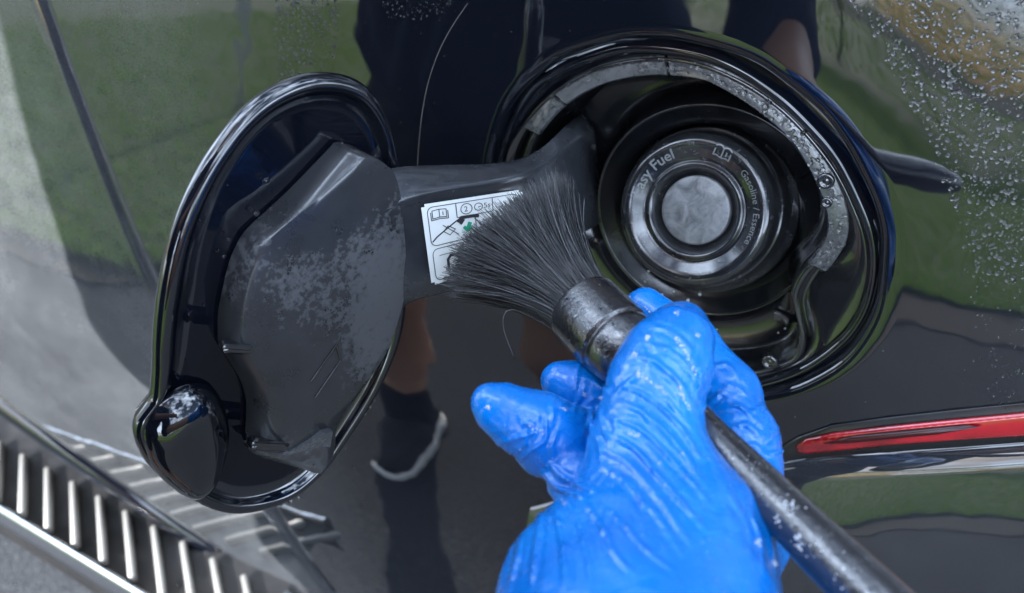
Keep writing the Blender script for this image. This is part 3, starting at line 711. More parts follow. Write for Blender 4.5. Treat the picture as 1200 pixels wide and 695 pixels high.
# warning sticker on the arm
def arm_surface(s, t): pass
bvh = BVHTree.FromPolygons([tuple(p) for p in V], F)
def arm_hit(u, v, lift=.0004):
    r = ray(u, v); h = bvh.ray_cast(Vector(CAM-DO), Vector(nrm(r)))
    if h[0] is None: return None
    return np.array(h[0])-nrm(r)*lift
s00, s10, s11, s01 = [np.array(q, float) for q in ((493, 240), (612, 222), (616, 298), (506, 335))]
def sxy(a, b): return (s00*(1-a)*(1-b)+s10*a*(1-b)+s11*a*b+s01*(1-a)*b)
LIFT = .0040
def patch_mesh(mb, a0, a1, b0, b1, na, nb2, lift, mi):
    G = [[arm_hit(*sxy(a0+(a1-a0)*i/na, b0+(b1-b0)*j/nb2), lift) for i in range(na+1)] for j in range(nb2+1)]
    V = [p for r in G for p in r]
    if any(p is None for p in V): return
    mb.add(V, [(j*(na+1)+i, j*(na+1)+i+1, (j+1)*(na+1)+i+1, (j+1)*(na+1)+i) for j in range(nb2) for i in range(na)], mi)
def poly_mesh(mb, pts, lift, mi):
    P = [arm_hit(*sxy(a, b), lift) for a, b in pts]
    if any(p is None for p in P): return
    mb.add(P, [tuple(range(len(P)))], mi)
def line(mb, pts, wd, mi, lift=LIFT+.0003):
    for (a0, b0), (a1, b1) in zip(pts[:-1], pts[1:]):
        dx, dy = (a1-a0)*1.25, (b1-b0); L = math.hypot(dx, dy) or 1; nx_, ny_ = -dy/L*wd/1.25, dx/L*wd; ex_, ey_ = dx/L*wd*.4/1.25, dy/L*wd*.4
        k = max(1, int(L/.12))
        for q in range(k):
            p0 = (a0+(a1-a0)*q/k, b0+(b1-b0)*q/k); p1 = (a0+(a1-a0)*(q+1)/k, b0+(b1-b0)*(q+1)/k)
            poly_mesh(mb, [(p0[0]-nx_-ex_, p0[1]-ny_-ey_), (p1[0]-nx_+ex_, p1[1]-ny_+ey_), (p1[0]+nx_+ex_, p1[1]+ny_+ey_), (p0[0]+nx_-ex_, p0[1]+ny_-ey_)], lift, mi)
def rrect(x0, y0, x1, y1, r):
    P = []
    for cx, cy, a in ((x1-r, y0+r, -90), (x1-r, y1-r, 0), (x0+r, y1-r, 90), (x0+r, y0+r, 180)):
        for k in range(5): t = R(a+22.5*k); P.append((cx+r*math.cos(t)/1.25*1.0, cy+r*math.sin(t)))
    return P+[P[0]]
WHITE = simple('sticker_white', (.74, .76, .74), .35); INK = simple('sticker_ink', (.03, .03, .035), .4); GREEN = simple('sticker_green', (.01, .30, .16), .4)
mb = MB(); k = .035
patch_mesh(mb, k, 1-k, 0, k, 16, 1, LIFT, 0); patch_mesh(mb, 0, 1, k, 1-k, 18, 12, LIFT, 0); patch_mesh(mb, k, 1-k, 1-k, 1, 16, 1, LIFT, 0)
mb.build('warning_sticker', [WHITE], fd, fix=False)
mb = MB(); lw = .005
line(mb, rrect(.04, .05, .97, .535, .07), lw, 0); line(mb, rrect(.04, .575, .97, .96, .07), lw, 0)
line(mb, [(.34, .06), (.34, .24), (.70, .24), (.70, .06)], lw, 0); line(mb, [(.52, .25), (.52, .53)], lw, 0)
def circ2(cx, cy, r, n=16): return [(cx+r*math.cos(2*math.pi*i/n)/1.25, cy+r*math.sin(2*math.pi*i/n)) for i in range(n+1)]
line(mb, circ2(.44, .145, .07), lw, 0); line(mb, circ2(.56, .145, .05), lw, 0); line(mb, [(.56, .145), (.585, .145)], lw, 0)
def flat_text(mb, s, x, y, size, mi=0):
    V, F = text_mesh(s, size); P = [arm_hit(*sxy(x+px/1.25, y-py), LIFT+.0003) for px, py, _ in V]
    if all(p is not None for p in P): mb.add(P, F, mi)
flat_text(mb, '2', .415, .18, .10); flat_text(mb, '5s', .61, .175, .10); flat_text(mb, '1', .345, .70, .10)
line(mb, circ2(.365, .665, .06), lw, 0)
for pl in ([(.10, .10), (.10, .20), (.17, .19), (.24, .20), (.24, .10), (.17, .09), (.10, .10)], [(.17, .09), (.17, .19)], [(.085, .12), (.085, .22), (.17, .21), (.255, .22), (.255, .12)], [(.205, .13), (.205, .17)]): line(mb, pl, lw, 0)
line(mb, [(.07, .48), (.12, .43), (.30, .30), (.36, .26)], .009, 0); line(mb, [(.19, .30), (.34, .46)], lw, 0); line(mb, [(.19, .38), (.25, .44), (.31, .38), (.24, .32), (.19, .38)], lw, 0)
line(mb, [(.35, .30), (.38, .25), (.50, .255), (.55, .27)], .022, 0); line(mb, [(.37, .33), (.40, .28)], .017, 0)
line(mb, [(.46, .34), (.43, .42)], .025, 1); line(mb, [(.40, .38), (.43, .43), (.47, .40)], .02, 1)
line(mb, [(.20, .86), (.20, .74), (.23, .70), (.32, .70), (.36, .75), (.36, .82)], .017, 0); line(mb, [(.16, .88), (.44, .88)], lw, 0); line(mb, [(.12, .665), (.29, .665)], lw*.7, 0); line(mb, [(.43, .665), (.60, .665)], lw*.7, 0)
mb.build('sticker_print', [INK, GREEN], fd, smooth=False, fix=False)

# ---------------------------------------------------------------- tail light tip and bumper
def lens_mat():
    m, t, b = mat('red_lens'); n1 = noise(t, 25, 3, .5, dist=.6)
    t.links.new(mixc(t, ramp(t, n1, [(.35, 0), (.6, 1)]), (.16, .003, .007), (.38, .006, .014)), b.inputs['Base Color']); b.inputs['Roughness'].default_value = .18
    b.inputs['Coat Weight'].default_value = 1; b.inputs['Coat Roughness'].default_value = .03
    wv = node(t, 'ShaderNodeTexWave', inp={'Scale': 95, 'Distortion': .4}); t.links.new(t.nodes['geo_pos'].outputs['Position'], wv.inputs['Vector']); bump(t, b, wv.outputs['Fac'], .15, .0006); return m
def s_outline(px, off): return [hitS(u, v, off)-CARW for u, v in px]
tl_px = [(932,523),(945,514),(975,507),(1040,499),(1120,491),(1200,483),(1300,471),(1420,452),(1560,424),(1570,440),(1560,470),(1420,494),(1300,504),(1200,511),(1120,516),(1040,522),(975,529),(945,532),(934,530)]
pc = np.array(tl_px, float); pin = pc.copy(); cx_ = np.interp(pc[:, 0], [932, 1300, 1560], [520, 487, 447])
def squeeze(k): q = pc.copy(); q[:, 1] = cx_+(pc[:, 1]-cx_)*k; q[:, 0] = np.maximum(q[:, 0], 932+(1-k)*22); return q
V, F = loft([s_outline(squeeze(1.0), 0.0), s_outline(squeeze(1.0), .0016), s_outline(squeeze(.86), .003), s_outline(squeeze(.45), .0038)], True, False, True)
tlo = mesh('tail_light', V, F, lens_mat(), car)
ins_px = [(965, 520), (1000, 511), (1060, 504), (1130, 498), (1150, 500), (1100, 509), (1040, 515), (990, 520)]
V, F = loft([s_outline(ins_px, .0034), s_outline(ins_px, .0042)], True, False, True); mesh('dark_insert', V, F, simple('smoked_red', (.03, .002, .004), .3), tlo)
band_px = [(900,533),(935,512),(975,498),(1040,489),(1120,480),(1200,472),(1300,460),(1420,440),(1580,408),(1590,440),(1580,484),(1420,506),(1300,516),(1200,522),(1120,527),(1040,533),(975,540),(930,543),(905,543)]
V, F = loft([s_outline(band_px, -.001), s_outline(band_px, .0008), s_outline([(u+(4 if u < 1200 else 0), v+(1.5 if v < np.interp(u, [932, 1300, 1580], [522, 487, 446]) else -1.5)) for u, v in band_px], .0014)], True, False, True)
mesh('light_housing', V, F, PLASTIC, tlo)
top = crom([hitS(u, v, .003) for u, v in ((620,600),(700,580),(800,562),(900,548),(960,541),(1040,535),(1120,529),(1200,523),(1320,512),(1450,500),(1600,484))], 90, False)
rows = [top+[0, .02, .002], top+[0, .004, .002], top+[0, 0, 0]]
y, z, el = 0., 0., R(34)
for k in range(22):
    el = R(15)*math.exp(-k/9)+R(5); dz = .012; y -= math.tan(el)*dz; z -= dz
    rows.append(top+[0, y, z])
V, F = loft([list(r-CARW) for r in rows], closed=False); mesh('rear_bumper', V, F, PAINT_BUMPER, car)

# ---------------------------------------------------------------- running board
rb = empty('running_board', np.array([-.6, 0, .48])-CARW); rb.parent = car
RBW = np.array([-.6, 0, .48])
yo0, yo1 = -.040, -.062
def rbp(x, s, z): # s: 0 inner .. 1 outer
    yo = yo0+(yo1-yo0)*(x+.70)/.25; yi = yo+.105; return np.array([x, yi+(yo-yi)*s, z])-RBW
xsb = np.linspace(-1.6, -.335, 40)
prof = [(-.12, .470), (-.1, .482), (0, .476), (.05, .474), (.9, .472), (.93, .474), (.93, .40)]
V, F = loft([[rbp(x, s, z) for x in xsb] for s, z in prof], closed=False); mesh('tread', V, F, RUBBER, rb, sharp=50)
prof = [(.925, .466), (.925, .481), (.94, .486), (.975, .487), (1.0, .483), (1.015, .473), (1.01, .455), (.97, .445)]
V, F = loft([[rbp(x, s, z) for x in xsb] for s, z in prof], closed=False); mesh('trim_strip', V, F, CHROME, rb)
xq = np.linspace(-1.6, -.335, 60); rows = []
for k, (dy, dz, m_) in enumerate(((.012, -.002, 0), (.004, -.006, 0), (-.002, -.014, 0), (-.004, -.024, 0), (0, -.036, .0), (.008, -.046, .0), (.0, -.05, .45), (0, 0, 1))):
    r = []
    for x in xq:
        z0 = zbot(x); A = np.array([x, Sy(x, z0)+dy, z0+dz]); B = rbp(x, -.11, .480)+RBW; r.append(A*(1-m_)+B*m_-CARW)
    rows.append(r)
V, F = loft(rows, closed=False); mesh('door_sill', V, F, PAINT_IN, car)
def on_z(u, v, z): r = ray(u, v); return CAM+r*((z-CAM[2])/r[2])
q0, q1 = on_z(57, 585, .478), on_z(186, 658, .478); stp = (q1-q0)/4; r0, r1 = on_z(57, 549, .478), on_z(57, 621, .478); d = nrm(r1-r0); hl = np.linalg.norm(r1-r0)/2
kme = None
for i in range(-14, 8):
    c = q0+stp*i-RBW
    if kme is None:
        o = mesh('rib', *bbox(np.zeros(3), [np.array([-d[1], d[0], 0]), np.array([0, 0, 1.]), d], (.0034, .0065, hl), .0025), ALU, rb); kme = o.data
    else:
        o = bpy.data.objects.new('rib', kme); COL.objects.link(o); o.parent = rb
    o.location = tuple(c)
# ---------------------------------------------------------------- cleaning brush
BP1, BP2 = at(700, 378, .318), at(1010, 690, .228)
BAX = nrm(BP2-BP1)                                                # towards the handle's end
brush = empty('cleaning_brush', BP1); tag(brush, 'soft round detailing brush with black bristles and wet black handle', 'brush')
def bq(t): return BAX*t                                           # metres along the axis from BP1
bu = nrm(np.cross(BAX, FWD)); bv = np.cross(BAX, bu)
def scr(u, v):                                                    # axis parameter nearest to a pixel's ray
    r = nrm(ray(u, v)); w0 = BP1-CAM; b = BAX@r; d_ = BAX@w0; e = r@w0; return (b*e-d_)/(1-b*b)
tA, tG, tN, tH = scr(686, 364), scr(724, 402), scr(748, 426), scr(842, 518)
wet_n = None
def handle_mat():
    m, t, b = mat('wet_black_handle'); n1 = noise(t, 60, 5, .6, dist=.8); n2 = noise(t, 330, 4, .65, dist=1.5)
    t.links.new(mixc(t, mth(t, 'MULTIPLY', ramp(t, n2, [(.62, 0), (.68, 1)]), .35), (.010, .010, .012), (.4, .41, .43)), b.inputs['Base Color'])
    t.links.new(ramp(t, n1, [(.35, .08), (.65, .24)]), b.inputs['Roughness']); bump(t, b, ramp(t, n2, [(.45, 0), (.62, 1)]), .15, .0006)
    b.inputs['Specular IOR Level'].default_value = .6; b.inputs['Coat Weight'].default_value = 1; b.inputs['Coat Roughness'].default_value = .06; b.inputs['Coat IOR'].default_value = 1.65; bump(t, b, mth(t, 'ADD', ramp(t, n2, [(.42, 0), (.62, 1)]), noise(t, 90, 4, .6, dist=1.2)), .10, .0007, 'Coat Normal'); return m
HANDLE = handle_mat()
V, F = lathe([(.0070, tN-.004), (.0072, tN+.006), (.0066, tN+.02), (.0065, tH), (.0078, tH+.04), (.0093, tH+.075), (.0096, tH+.092), (.0090, tH+.105), (.0070, tH+.113), (.0035, tH+.117), (.0004, tH+.118)], Z0, (bu, bv, BAX), 40, True); mesh('handle', V, F, HANDLE, brush)
V, F = lathe([(.0120, tA+.002), (.0146, tA-.0006), (.0151, tA), (.0152, tA+.001), (.0148, tG-.002), (.0146, tG-.001), (.0139, tG-.0004), (.0139, tG+.0006), (.0145, tG+.0012), (.0142, tG+.003), (.0132, tG+.008), (.0112, tN+.001), (.0090, tN+.0042), (.0066, tN+.0055)], Z0, (bu, bv, BAX), 64); mesh('ferrule', V, F, HANDLE, brush)
# bristles
tips = crom([(527, 345, .352), (527, 322, .352), (536, 296, .353), (556, 270, .354), (584, 247, .356), (612, 229, .358), (636, 214, .360), (656, 207, .361), (666, 214, .362)], 400, False)
CLUMP = rng.uniform(-1.05, 1.05, (150, 2))
def bristles(n):
    V = []; F = []; MI = []; base = BP1
    for i in range(n):
        cl = CLUMP[rng.integers(0, len(CLUMP))]; s0, q0 = rng.uniform(-1, 1, 2); wgt = .68 if rng.random() < .75 else 0
        s, q = s0, q0
        if wgt: j_ = np.argmin((CLUMP[:, 0]-s0)**2+(CLUMP[:, 1]-q0)**2); ts_, tq_ = CLUMP[j_]*wgt+np.array([s0, q0])*(1-wgt)
        else: ts_, tq_ = s0+rng.normal(0, .06), q0
        if s*s*.8+q*q > 1.05: continue
        k = min(1, max(0, (ts_+1)/2))*399; tp = tips[int(k)]
        L = 1+rng.normal(0, .022)-.05*abs(q)**2-(.1*rng.random() if rng.random() < .12 else 0)
        tip = at(tp[0]+rng.normal(0, 4.2), tp[1]+rng.normal(0, 4.2), tp[2]+.017*tq_+rng.normal(0, .0012))-base
        root_dir = nrm(at(tp[0], tp[1], .34)-at(690, 366, .34))
        # root on the ferrule disc: s across (perpendicular to axis in view), q in depth
        side = nrm(np.cross(FWD, BAX)); 
        if (at(660, 210, .34)-at(527, 345, .34))@side < 0: side = -side
        rt = BAX*(tA+.004)+side*s*.0128*math.sqrt(max(0, 1-q*q*.5))+nrm(np.cross(BAX, side))*(-q)*.0128*(1 if np.cross(BAX, side)@FWD < 0 else -1)*math.sqrt(max(0, 1-s*s*.5))
        tip = rt+(tip-rt)*L
        d1 = -BAX*np.linalg.norm(tip-rt)*.42; mid = rt+d1+rng.normal(0, .0012, 3)
        m2 = tip-(tip-mid)*.4+rng.normal(0, .0009, 3)
        r0 = rng.uniform(.00014, .00026); pts = []
        for t in np.linspace(0, 1, 8): pts.append((1-t)**3*rt+3*(1-t)**2*t*mid+3*(1-t)*t*t*m2+t**3*tip)
        vv, ff = tube(pts, [r0*(1-.55*(a/7)**2) for a in range(8)], 3, False)
        b = len(V); V += list(vv); F += [tuple(x+b for x in f) for f in ff]; MI += [rng.choice([0, 1, 2], p=[.62, .26, .12])]*len(ff)
    # one stray bristle hanging from the lower side
    vv, ff = tube(crom([at(*p)-base for p in ((640, 380, .325), (606, 364, .328), (592, 366, .328), (590, 385, .327), (603, 421, .325))], 16, False), .00022, 4); b = len(V); V += list(vv); F += [tuple(x+b for x in f) for f in ff]
    vv, ff = tube(crom([at(*p)-base for p in ((700, 345, .325), (690, 300, .335), (684, 262, .345), (685, 228, .35))], 16, False), .00018, 4); b = len(V); V += list(vv); F += [tuple(x+b for x in f) for f in ff]
    return V, F, MI+[1]*(len(F)-len(MI))
V, F, MI = bristles(3200)
BM = [simple('bristle_black', (.004, .004, .005), .28), simple('bristle_dark_grey', (.012, .012, .014), .22), simple('bristle_grey', (.10, .10, .105), .2)]
for m_ in BM: m_.node_tree.nodes['Principled BSDF'].inputs['Specular IOR Level'].default_value = .9
bo = mesh('bristles', V, F, BM, brush, fix=False); bo['kind'] = 'stuff'; bo.data.polygons.foreach_set('material_index', MI)

# ---------------------------------------------------------------- gloved hand
CB = np.stack([RGT, UPV, FWD])                                    # world -> lens axes (rows)
def cpt(u, v, d): return np.array([(u-600)/FPX*d, -(v-347.5)/FPX*d, d])
def J(u, v, d, r): return (cpt(u, v, d), r*d/FPX)
thumb = [J(785, 600, .262, 84), J(758, 522, .268, 62), J(770, 450, .274, 51), J(784, 416, .280, 45), J(796, 392, .286, 33), J(800, 379, .289, 21)]
index = [J(880, 612, .285, 48), J(866, 520, .300, 44), J(846, 462, .312, 40), J(806, 404, .326, 33), J(755, 360, .334, 24)]
middle = [J(880, 630, .305, 46), J(840, 530, .335, 40), J(745, 486, .332, 40), J(706, 474, .322, 37), J(682, 461, .318, 33), J(662, 450, .316, 24), J(650, 444, .315, 14)]
ring = [J(850, 650, .310, 48), J(790, 570, .325, 46), J(712, 536, .306, 50), J(646, 514, .294, 43), J(628, 500, .291, 36), J(600, 488, .289, 31), J(578, 475, .288, 22), J(568, 468, .2875, 13)]
pinky = [J(820, 680, .300, 48), J(750, 610, .305, 46), J(700, 572, .292, 42), J(672, 560, .286, 34)]
palm = [J(735, 830, .222, 150), J(760, 665, .252, 112)]
palm2 = [J(690, 700, .252, 104), J(712, 650, .268, 72)]
palm3 = [J(800, 700, .246, 108), J(822, 640, .262, 74)]
palm4 = [J(800, 700, .262, 90), J(884, 622, .292, 46)]
cuff = [J(735, 830, .222, 150), J(735, 930, .205, 158)]
# folds in the thin nitrile: each is (pixel polyline, half-width px, height mm)
FOLDS = [([(722, 452), (765, 470), (800, 505), (822, 540)], 4, .9), ([(716, 470), (757, 487), (795, 525), (828, 572)], 4, 1.0), ([(710, 488), (748, 503), (790, 545), (835, 600)], 4, .9), ([(706, 507), (742, 522), (785, 568), (830, 622)], 4, 1.0), ([(700, 524), (735, 542), (775, 585), (812, 640)], 4.5, .9), ([(700, 545), (728, 562), (765, 604), (795, 650)], 4.5, .7),
         ([(735, 415), (770, 425), (800, 452), (812, 480)], 4, .8), ([(742, 398), (778, 408), (806, 432), (818, 458)], 3.5, .7), ([(758, 382), (790, 390), (812, 412)], 3.5, .6),
         ([(648, 590), (655, 615), (660, 650), (662, 695)], 4, .8), ([(662, 585), (680, 620), (690, 660), (692, 695)], 4, .7), ([(678, 582), (705, 615), (722, 650), (745, 670)], 4, .9), ([(632, 600), (628, 640), (622, 690)], 4, .7), ([(612, 625), (604, 655), (596, 695)], 4, .7),
         ([(700, 590), (730, 612), (755, 640), (790, 665)], 4, .6), ([(880, 600), (892, 630), (896, 670)], 4, .6), ([(850, 575), (872, 605), (884, 640)], 4, .6),
         ([(640, 540), (662, 560), (700, 575)], 3.5, .9), ([(635, 555), (655, 572), (690, 584)], 3.5, .9), ([(690, 500), (700, 520), (702, 545)], 4, .8), ([(610, 492), (622, 500), (626, 516)], 4, .8), ([(655, 500), (648, 520), (652, 540)], 4, .5),
         ([(836, 430), (852, 428), (866, 442)], 3.5, .8), ([(842, 452), (860, 450), (876, 462)], 3.5, .8), ([(850, 476), (868, 474), (884, 488)], 3.5, .9), ([(858, 500), (876, 498), (892, 512)], 3.5, .8), ([(864, 524), (882, 522), (898, 536)], 3.5, .7), ([(668, 440), (690, 445), (712, 460)], 4, .6)]
fr = np.random.default_rng(3); FS = []
for p, w_, h_ in FOLDS:
    c_ = crom(p, 14, False); c_ = c_+np.cumsum(fr.normal(0, .5, c_.shape), 0); FS.append((c_, w_*fr.uniform(.55, .85), h_*.0014*fr.uniform(.55, 1.1)))
    o_ = fr.uniform(-1, 1, 2)*7+fr.choice([-5, 5]); a_, b_ = sorted(fr.integers(0, 14, 2)); b_ = max(b_, a_+5)
    if b_ < 14: FS.append((c_[a_:b_]+o_, w_*fr.uniform(.4, .6), h_*.001*fr.uniform(.3, .55)))
AX = [[(p[0], p[1]) for p in c] for c in (((785, 600), (758, 522), (770, 450), (796, 392)), ((905, 560), (866, 500), (840, 440), (806, 404)), ((720, 540), (646, 514), (590, 482)), ((730, 480), (690, 465), (660, 450)), ((640, 640), (700, 600), (760, 580)))]
for c_ in AX:                                                     # short tension creases across each digit
    q_ = crom(c_, 40, False)
    for k_ in range(13):
        i_ = fr.integers(1, 38); t_ = nrm(q_[i_+1]-q_[i_-1]); n_ = np.array([-t_[1], t_[0]])+t_*fr.normal(0, .5); L_ = fr.uniform(7, 22); o_ = q_[i_]+np.array([-t_[1], t_[0]])*fr.uniform(-30, 30)
        FS.append((crom([o_-n_*L_+t_*fr.normal(0, 2.5), o_, o_+n_*L_+t_*fr.normal(0, 2.5)], 8, False), fr.uniform(1.8, 3.0), .001*fr.uniform(.25, .7)))
def hand(P):
    d = smin(rc(P, palm[0][0], palm[1][0], palm[0][1], palm[1][1]), rc(P, palm2[0][0], palm2[1][0], palm2[0][1], palm2[1][1]), .02)
    d = smin(d, rc(P, palm3[0][0], palm3[1][0], palm3[0][1], palm3[1][1]), .02)
    d = smin(d, rc(P, palm4[0][0], palm4[1][0], palm4[0][1], palm4[1][1]), .015)
    d = smin(d, rc(P, cuff[0][0], cuff[1][0], cuff[0][1], cuff[1][1]), .02)
    d = smin(d, chain(P, thumb, .008), .014)
    f = None
    for c in (index, middle, ring, pinky):
        e = chain(P, c, .006); f = e if f is None else smin(f, e, .0022)
    fm = smin(d, f, .007)
    d = fm
    z = np.maximum(P[..., 2], .05); u = 600+FPX*P[..., 0]/z; v = 347.5-FPX*P[..., 1]/z
    near = (np.abs(d) < .004) & (P[..., 2] < .335)
    if near.any():
        uu = u[near]; vv = v[near]; add = np.zeros_like(uu)
        for pl, w_, h_ in FS:
            m = (uu > pl[:, 0].min()-14) & (uu < pl[:, 0].max()+14) & (vv > pl[:, 1].min()-14) & (vv < pl[:, 1].max()+14)
            if not m.any(): continue
            a = uu[m]; b = vv[m]; best = np.full(a.shape, 1e9); tt = np.zeros(a.shape)
            for i in range(len(pl)-1):
                p0 = pl[i]; e = pl[i+1]-p0; L = e@e; t = np.clip(((a-p0[0])*e[0]+(b-p0[1])*e[1])/L, 0, 1)
                q = np.hypot(a-p0[0]-t*e[0], b-p0[1]-t*e[1]); k = q < best; best = np.where(k, q, best); tt = np.where(k, (i+t)/(len(pl)-1), tt)
            env = np.sin(np.pi*np.clip(tt, .02, .98))**.6
            add[m] += h_*env*(1.15*np.exp(-best/(w_*.75))-.5*np.exp(-((best-w_*2.0)/(w_*1.1))**2))
        d[near] -= add
    n_ = np.sin(P[..., 0]*210+2*np.sin(P[..., 1]*160))*np.sin(P[..., 1]*190+1.7*np.sin(P[..., 2]*140+P[..., 0]*90))
    d = d-.00035*n_
    # the brush presses into the grip
    hp = (CB@(BP1-CAM)); ha = CB@BAX
    q = P-hp.astype(np.float32); t = q@ha.astype(np.float32); rad = np.linalg.norm(q-t[..., None]*ha.astype(np.float32), axis=-1)
    d = np.maximum(d, -(rad-np.interp(t, [tA, tG, tN, tN+.006, tN+.03, tH+.05], [.0150, .0146, .0112, .0070, .0063, .0070])))
    return d
V, F = nets(hand, (-.036, -.150, .195), (.098, .012, .352), .00075)
W3 = V@CB+CAM
def glove_mat():
    m, t, b = mat('blue_nitrile'); n1 = noise(t, 40, 4); n2 = noise(t, 260, 4, .6, dist=.6); n3 = noise(t, 90, 5, .6, dist=1.0)
    c = mixc(t, ramp(t, n1, [(.3, 0), (.7, 1)]), (.0004, .13, .50), (.0008, .18, .60)); c = mixc(t, mth(t, 'MULTIPLY', ramp(t, n3, [(.6, 0), (.72, 1)]), .03), c, (.5, .7, .9)); t.links.new(c, b.inputs['Base Color'])
    t.links.new(ramp(t, n3, [(.35, .16), (.65, .34)]), b.inputs['Roughness'])
    b.inputs['Subsurface Weight'].default_value = .06; b.inputs['Subsurface Radius'].default_value = (.001, .003, .008)
    nr = noise(t, 75, 3, .5, dist=1.6); rd = mth(t, 'SUBTRACT', 1.0, mth(t, 'MULTIPLY', mth(t, 'ABSOLUTE', mth(t, 'SUBTRACT', nr, .5)), 9.0, True)); rd = mth(t, 'POWER', rd, 1.6)
    hsum = mth(t, 'ADD', mth(t, 'MULTIPLY', rd, .8), mth(t, 'MULTIPLY', n2, .5)); bump(t, b, hsum, .22, .0006)
    b.inputs['Coat Weight'].default_value = .35; b.inputs['Coat Roughness'].default_value = .10; b.inputs['Coat IOR'].default_value = 1.45; return m
GLOVE = glove_mat()
glove = npmesh('glove', W3-PW, F, GLOVE, person); glove['label'] = 'wet blue nitrile glove'
gb = BVHTree.FromPolygons([tuple(p) for p in W3], [tuple(f) for f in F])
# ---------------------------------------------------------------- water and soap
def drop_mesh(items, nseg=8):                                     # items: (centre, normal, radius, height); flattened domes
    V = []; F = []
    for c, n, r, hh in items:
        n = nrm(n); a = nrm(np.cross(n, [.3, .1, 1.])); b = np.cross(n, a); k = len(V); ph = random.random()*6; sx = random.uniform(.8, 1.25)
        for rr, h_ in ((1, -.05), (.93, .35), (.68, .72), (.35, .93)):
            for i in range(nseg):
                t = ph+2*math.pi*i/nseg; V.append(c+(a*math.cos(t)*sx+b*math.sin(t)/sx)*r*rr+n*hh*h_)
        V.append(c+n*hh)
        for q in range(3):
            for i in range(nseg):
                j = (i+1) % nseg; F.append((k+q*nseg+i, k+q*nseg+j, k+(q+1)*nseg+j, k+(q+1)*nseg+i))
        for i in range(nseg): F.append((k+3*nseg+i, k+3*nseg+(i+1) % nseg, k+4*nseg))
    return V, F
def in_poly(u, v, P):
    c = False; j = len(P)-1
    for i in range(len(P)):
        if (P[i][1] > v) != (P[j][1] > v) and u < (P[j][0]-P[i][0])*(v-P[i][1])/(P[j][1]-P[i][1])+P[i][0]: c = not c
        j = i
    return c
def scatter(poly, n, r0, r1, clump=0.0):
    us = [p[0] for p in poly]; vs = [p[1] for p in poly]; out = []
    while len(out) < n:
        u, v = random.uniform(min(us), max(us)), random.uniform(min(vs), max(vs))
        if not in_poly(u, v, poly): continue
        out.append((u, v, r0+(r1-r0)*random.random()**3.2))
    return out
def put_panel(lst):
    it = []
    for u, v, r in lst:
        p = hitS(u, v); n = Sn(p[0], p[2]); it.append((p, n, r, r*.55))
    return it
items = []
items += put_panel(scatter([(985, -20), (1230, -20), (1230, 340), (1150, 330), (1105, 210), (1060, 110)], 2400, .00018, .0011))
items += put_panel(scatter([(1110, 200), (1230, 150), (1230, 480), (1160, 480)], 420, .0002, .0007))
items += put_panel(scatter([(318, -10), (402, -10), (396, 60), (372, 92), (330, 108), (322, 60)], 520, .0003, .0013))
items += put_panel(scatter([(440, -10), (535, -10), (520, 25), (455, 22)], 160, .0002, .0006))
items += put_panel(scatter([(200, -10), (320, -10), (320, 110), (240, 160)], 22, .0003, .0011))
items += put_panel(scatter([(400, 0), (900, 0), (560, 60), (480, 180)], 40, .0002, .0005))
items += put_panel(scatter([(110, -10), (150, -10), (235, 300), (205, 300)], 420, .0002, .0006))
items += put_panel(scatter([(1000, 340), (1200, 420), (1200, 480), (900, 500)], 60, .0002, .0005))
V, F = drop_mesh(items); tag(mesh('water_droplets', V, F, WATER, fix=False), 'fine water droplets beaded on the black paint', 'water', kind='stuff')
items = []
for k in range(1300):
    i = random.randrange(NR); a = math.degrees(ang[i]) % 360
    if not (38 < a < 166 or a < 37 or a > 346): continue
    ab = inset(rD, random.uniform(-.0085, -.0012))[i]; r = .0003+.0014*random.random()**3
    items.append((fp(*ab, -.0130), EN, r, r*.75))
V, F = drop_mesh(items); tag(mesh('water_beads', V, F, WATER, fix=False), 'beads of water on the grey rim round the fuel cap', 'water', kind='stuff')
# beads along the fuel door and its bracket
items = []
for u, v in ((404, 517), (408, 507), (412, 498), (416, 500), (421, 490), (433, 478), (428, 486), (438, 470), (404, 526), (330, 590), (340, 588), (349, 584), (312, 212), (300, 250), (278, 300), (262, 300), (268, 280), (400, 168), (452, 198), (462, 200)):
    P = on_plane(u, v, DO, DN); r = random.uniform(.0005, .0016); items.append((P, DN, r, r*.6))
for k in range(60):
    u, v = random.uniform(200, 420), random.uniform(120, 590)
    P = on_plane(u, v, DO-DN*.0025, DN); 
    if np.hypot(u-335, (v-345)*.6) < 150: items.append((P, DN, random.uniform(.0002, .0005), .0003))
V, F = drop_mesh(items); tag(mesh('door_droplets', V, F, WATER, fix=False), 'scattered droplets on the inside of the open fuel door', 'water', kind='stuff')
# soap suds: small clusters of white bubbles lying on glove, brush and bowl
def foam_mat():
    m, t, b = mat('soap_suds'); b.inputs['Base Color'].default_value = (.80, .83, .86, 1); b.inputs['Roughness'].default_value = .25; b.inputs['Subsurface Weight'].default_value = .2; b.inputs['Transmission Weight'].default_value = .45; b.inputs['IOR'].default_value = 1.2
    b.inputs['Subsurface Radius'].default_value = (.001, .001, .001); return m
FOAM = foam_mat(); items = []
def gl(u, v):
    r = nrm(ray(u, v)); h = gb.ray_cast(Vector(CAM), Vector(r))
    if h[0] is None: return None
    n = np.array(h[1]); n = n if n@r < 0 else -n
    return np.array(h[0]), n
def suds(pts, wd, n, rmax):
    c = crom(pts, 40, False) if len(pts) > 1 else np.array([pts[0]]*40, float)
    for k in range(int(n*1.6)):
        p = c[random.randrange(40)]+np.array([random.gauss(0, wd*.7), random.gauss(0, wd*.7)]); h = gl(*p)
        if h is None: continue
        r = .00008+.45*rmax*random.random()**3; items.append((h[0], h[1], r, r*.9))
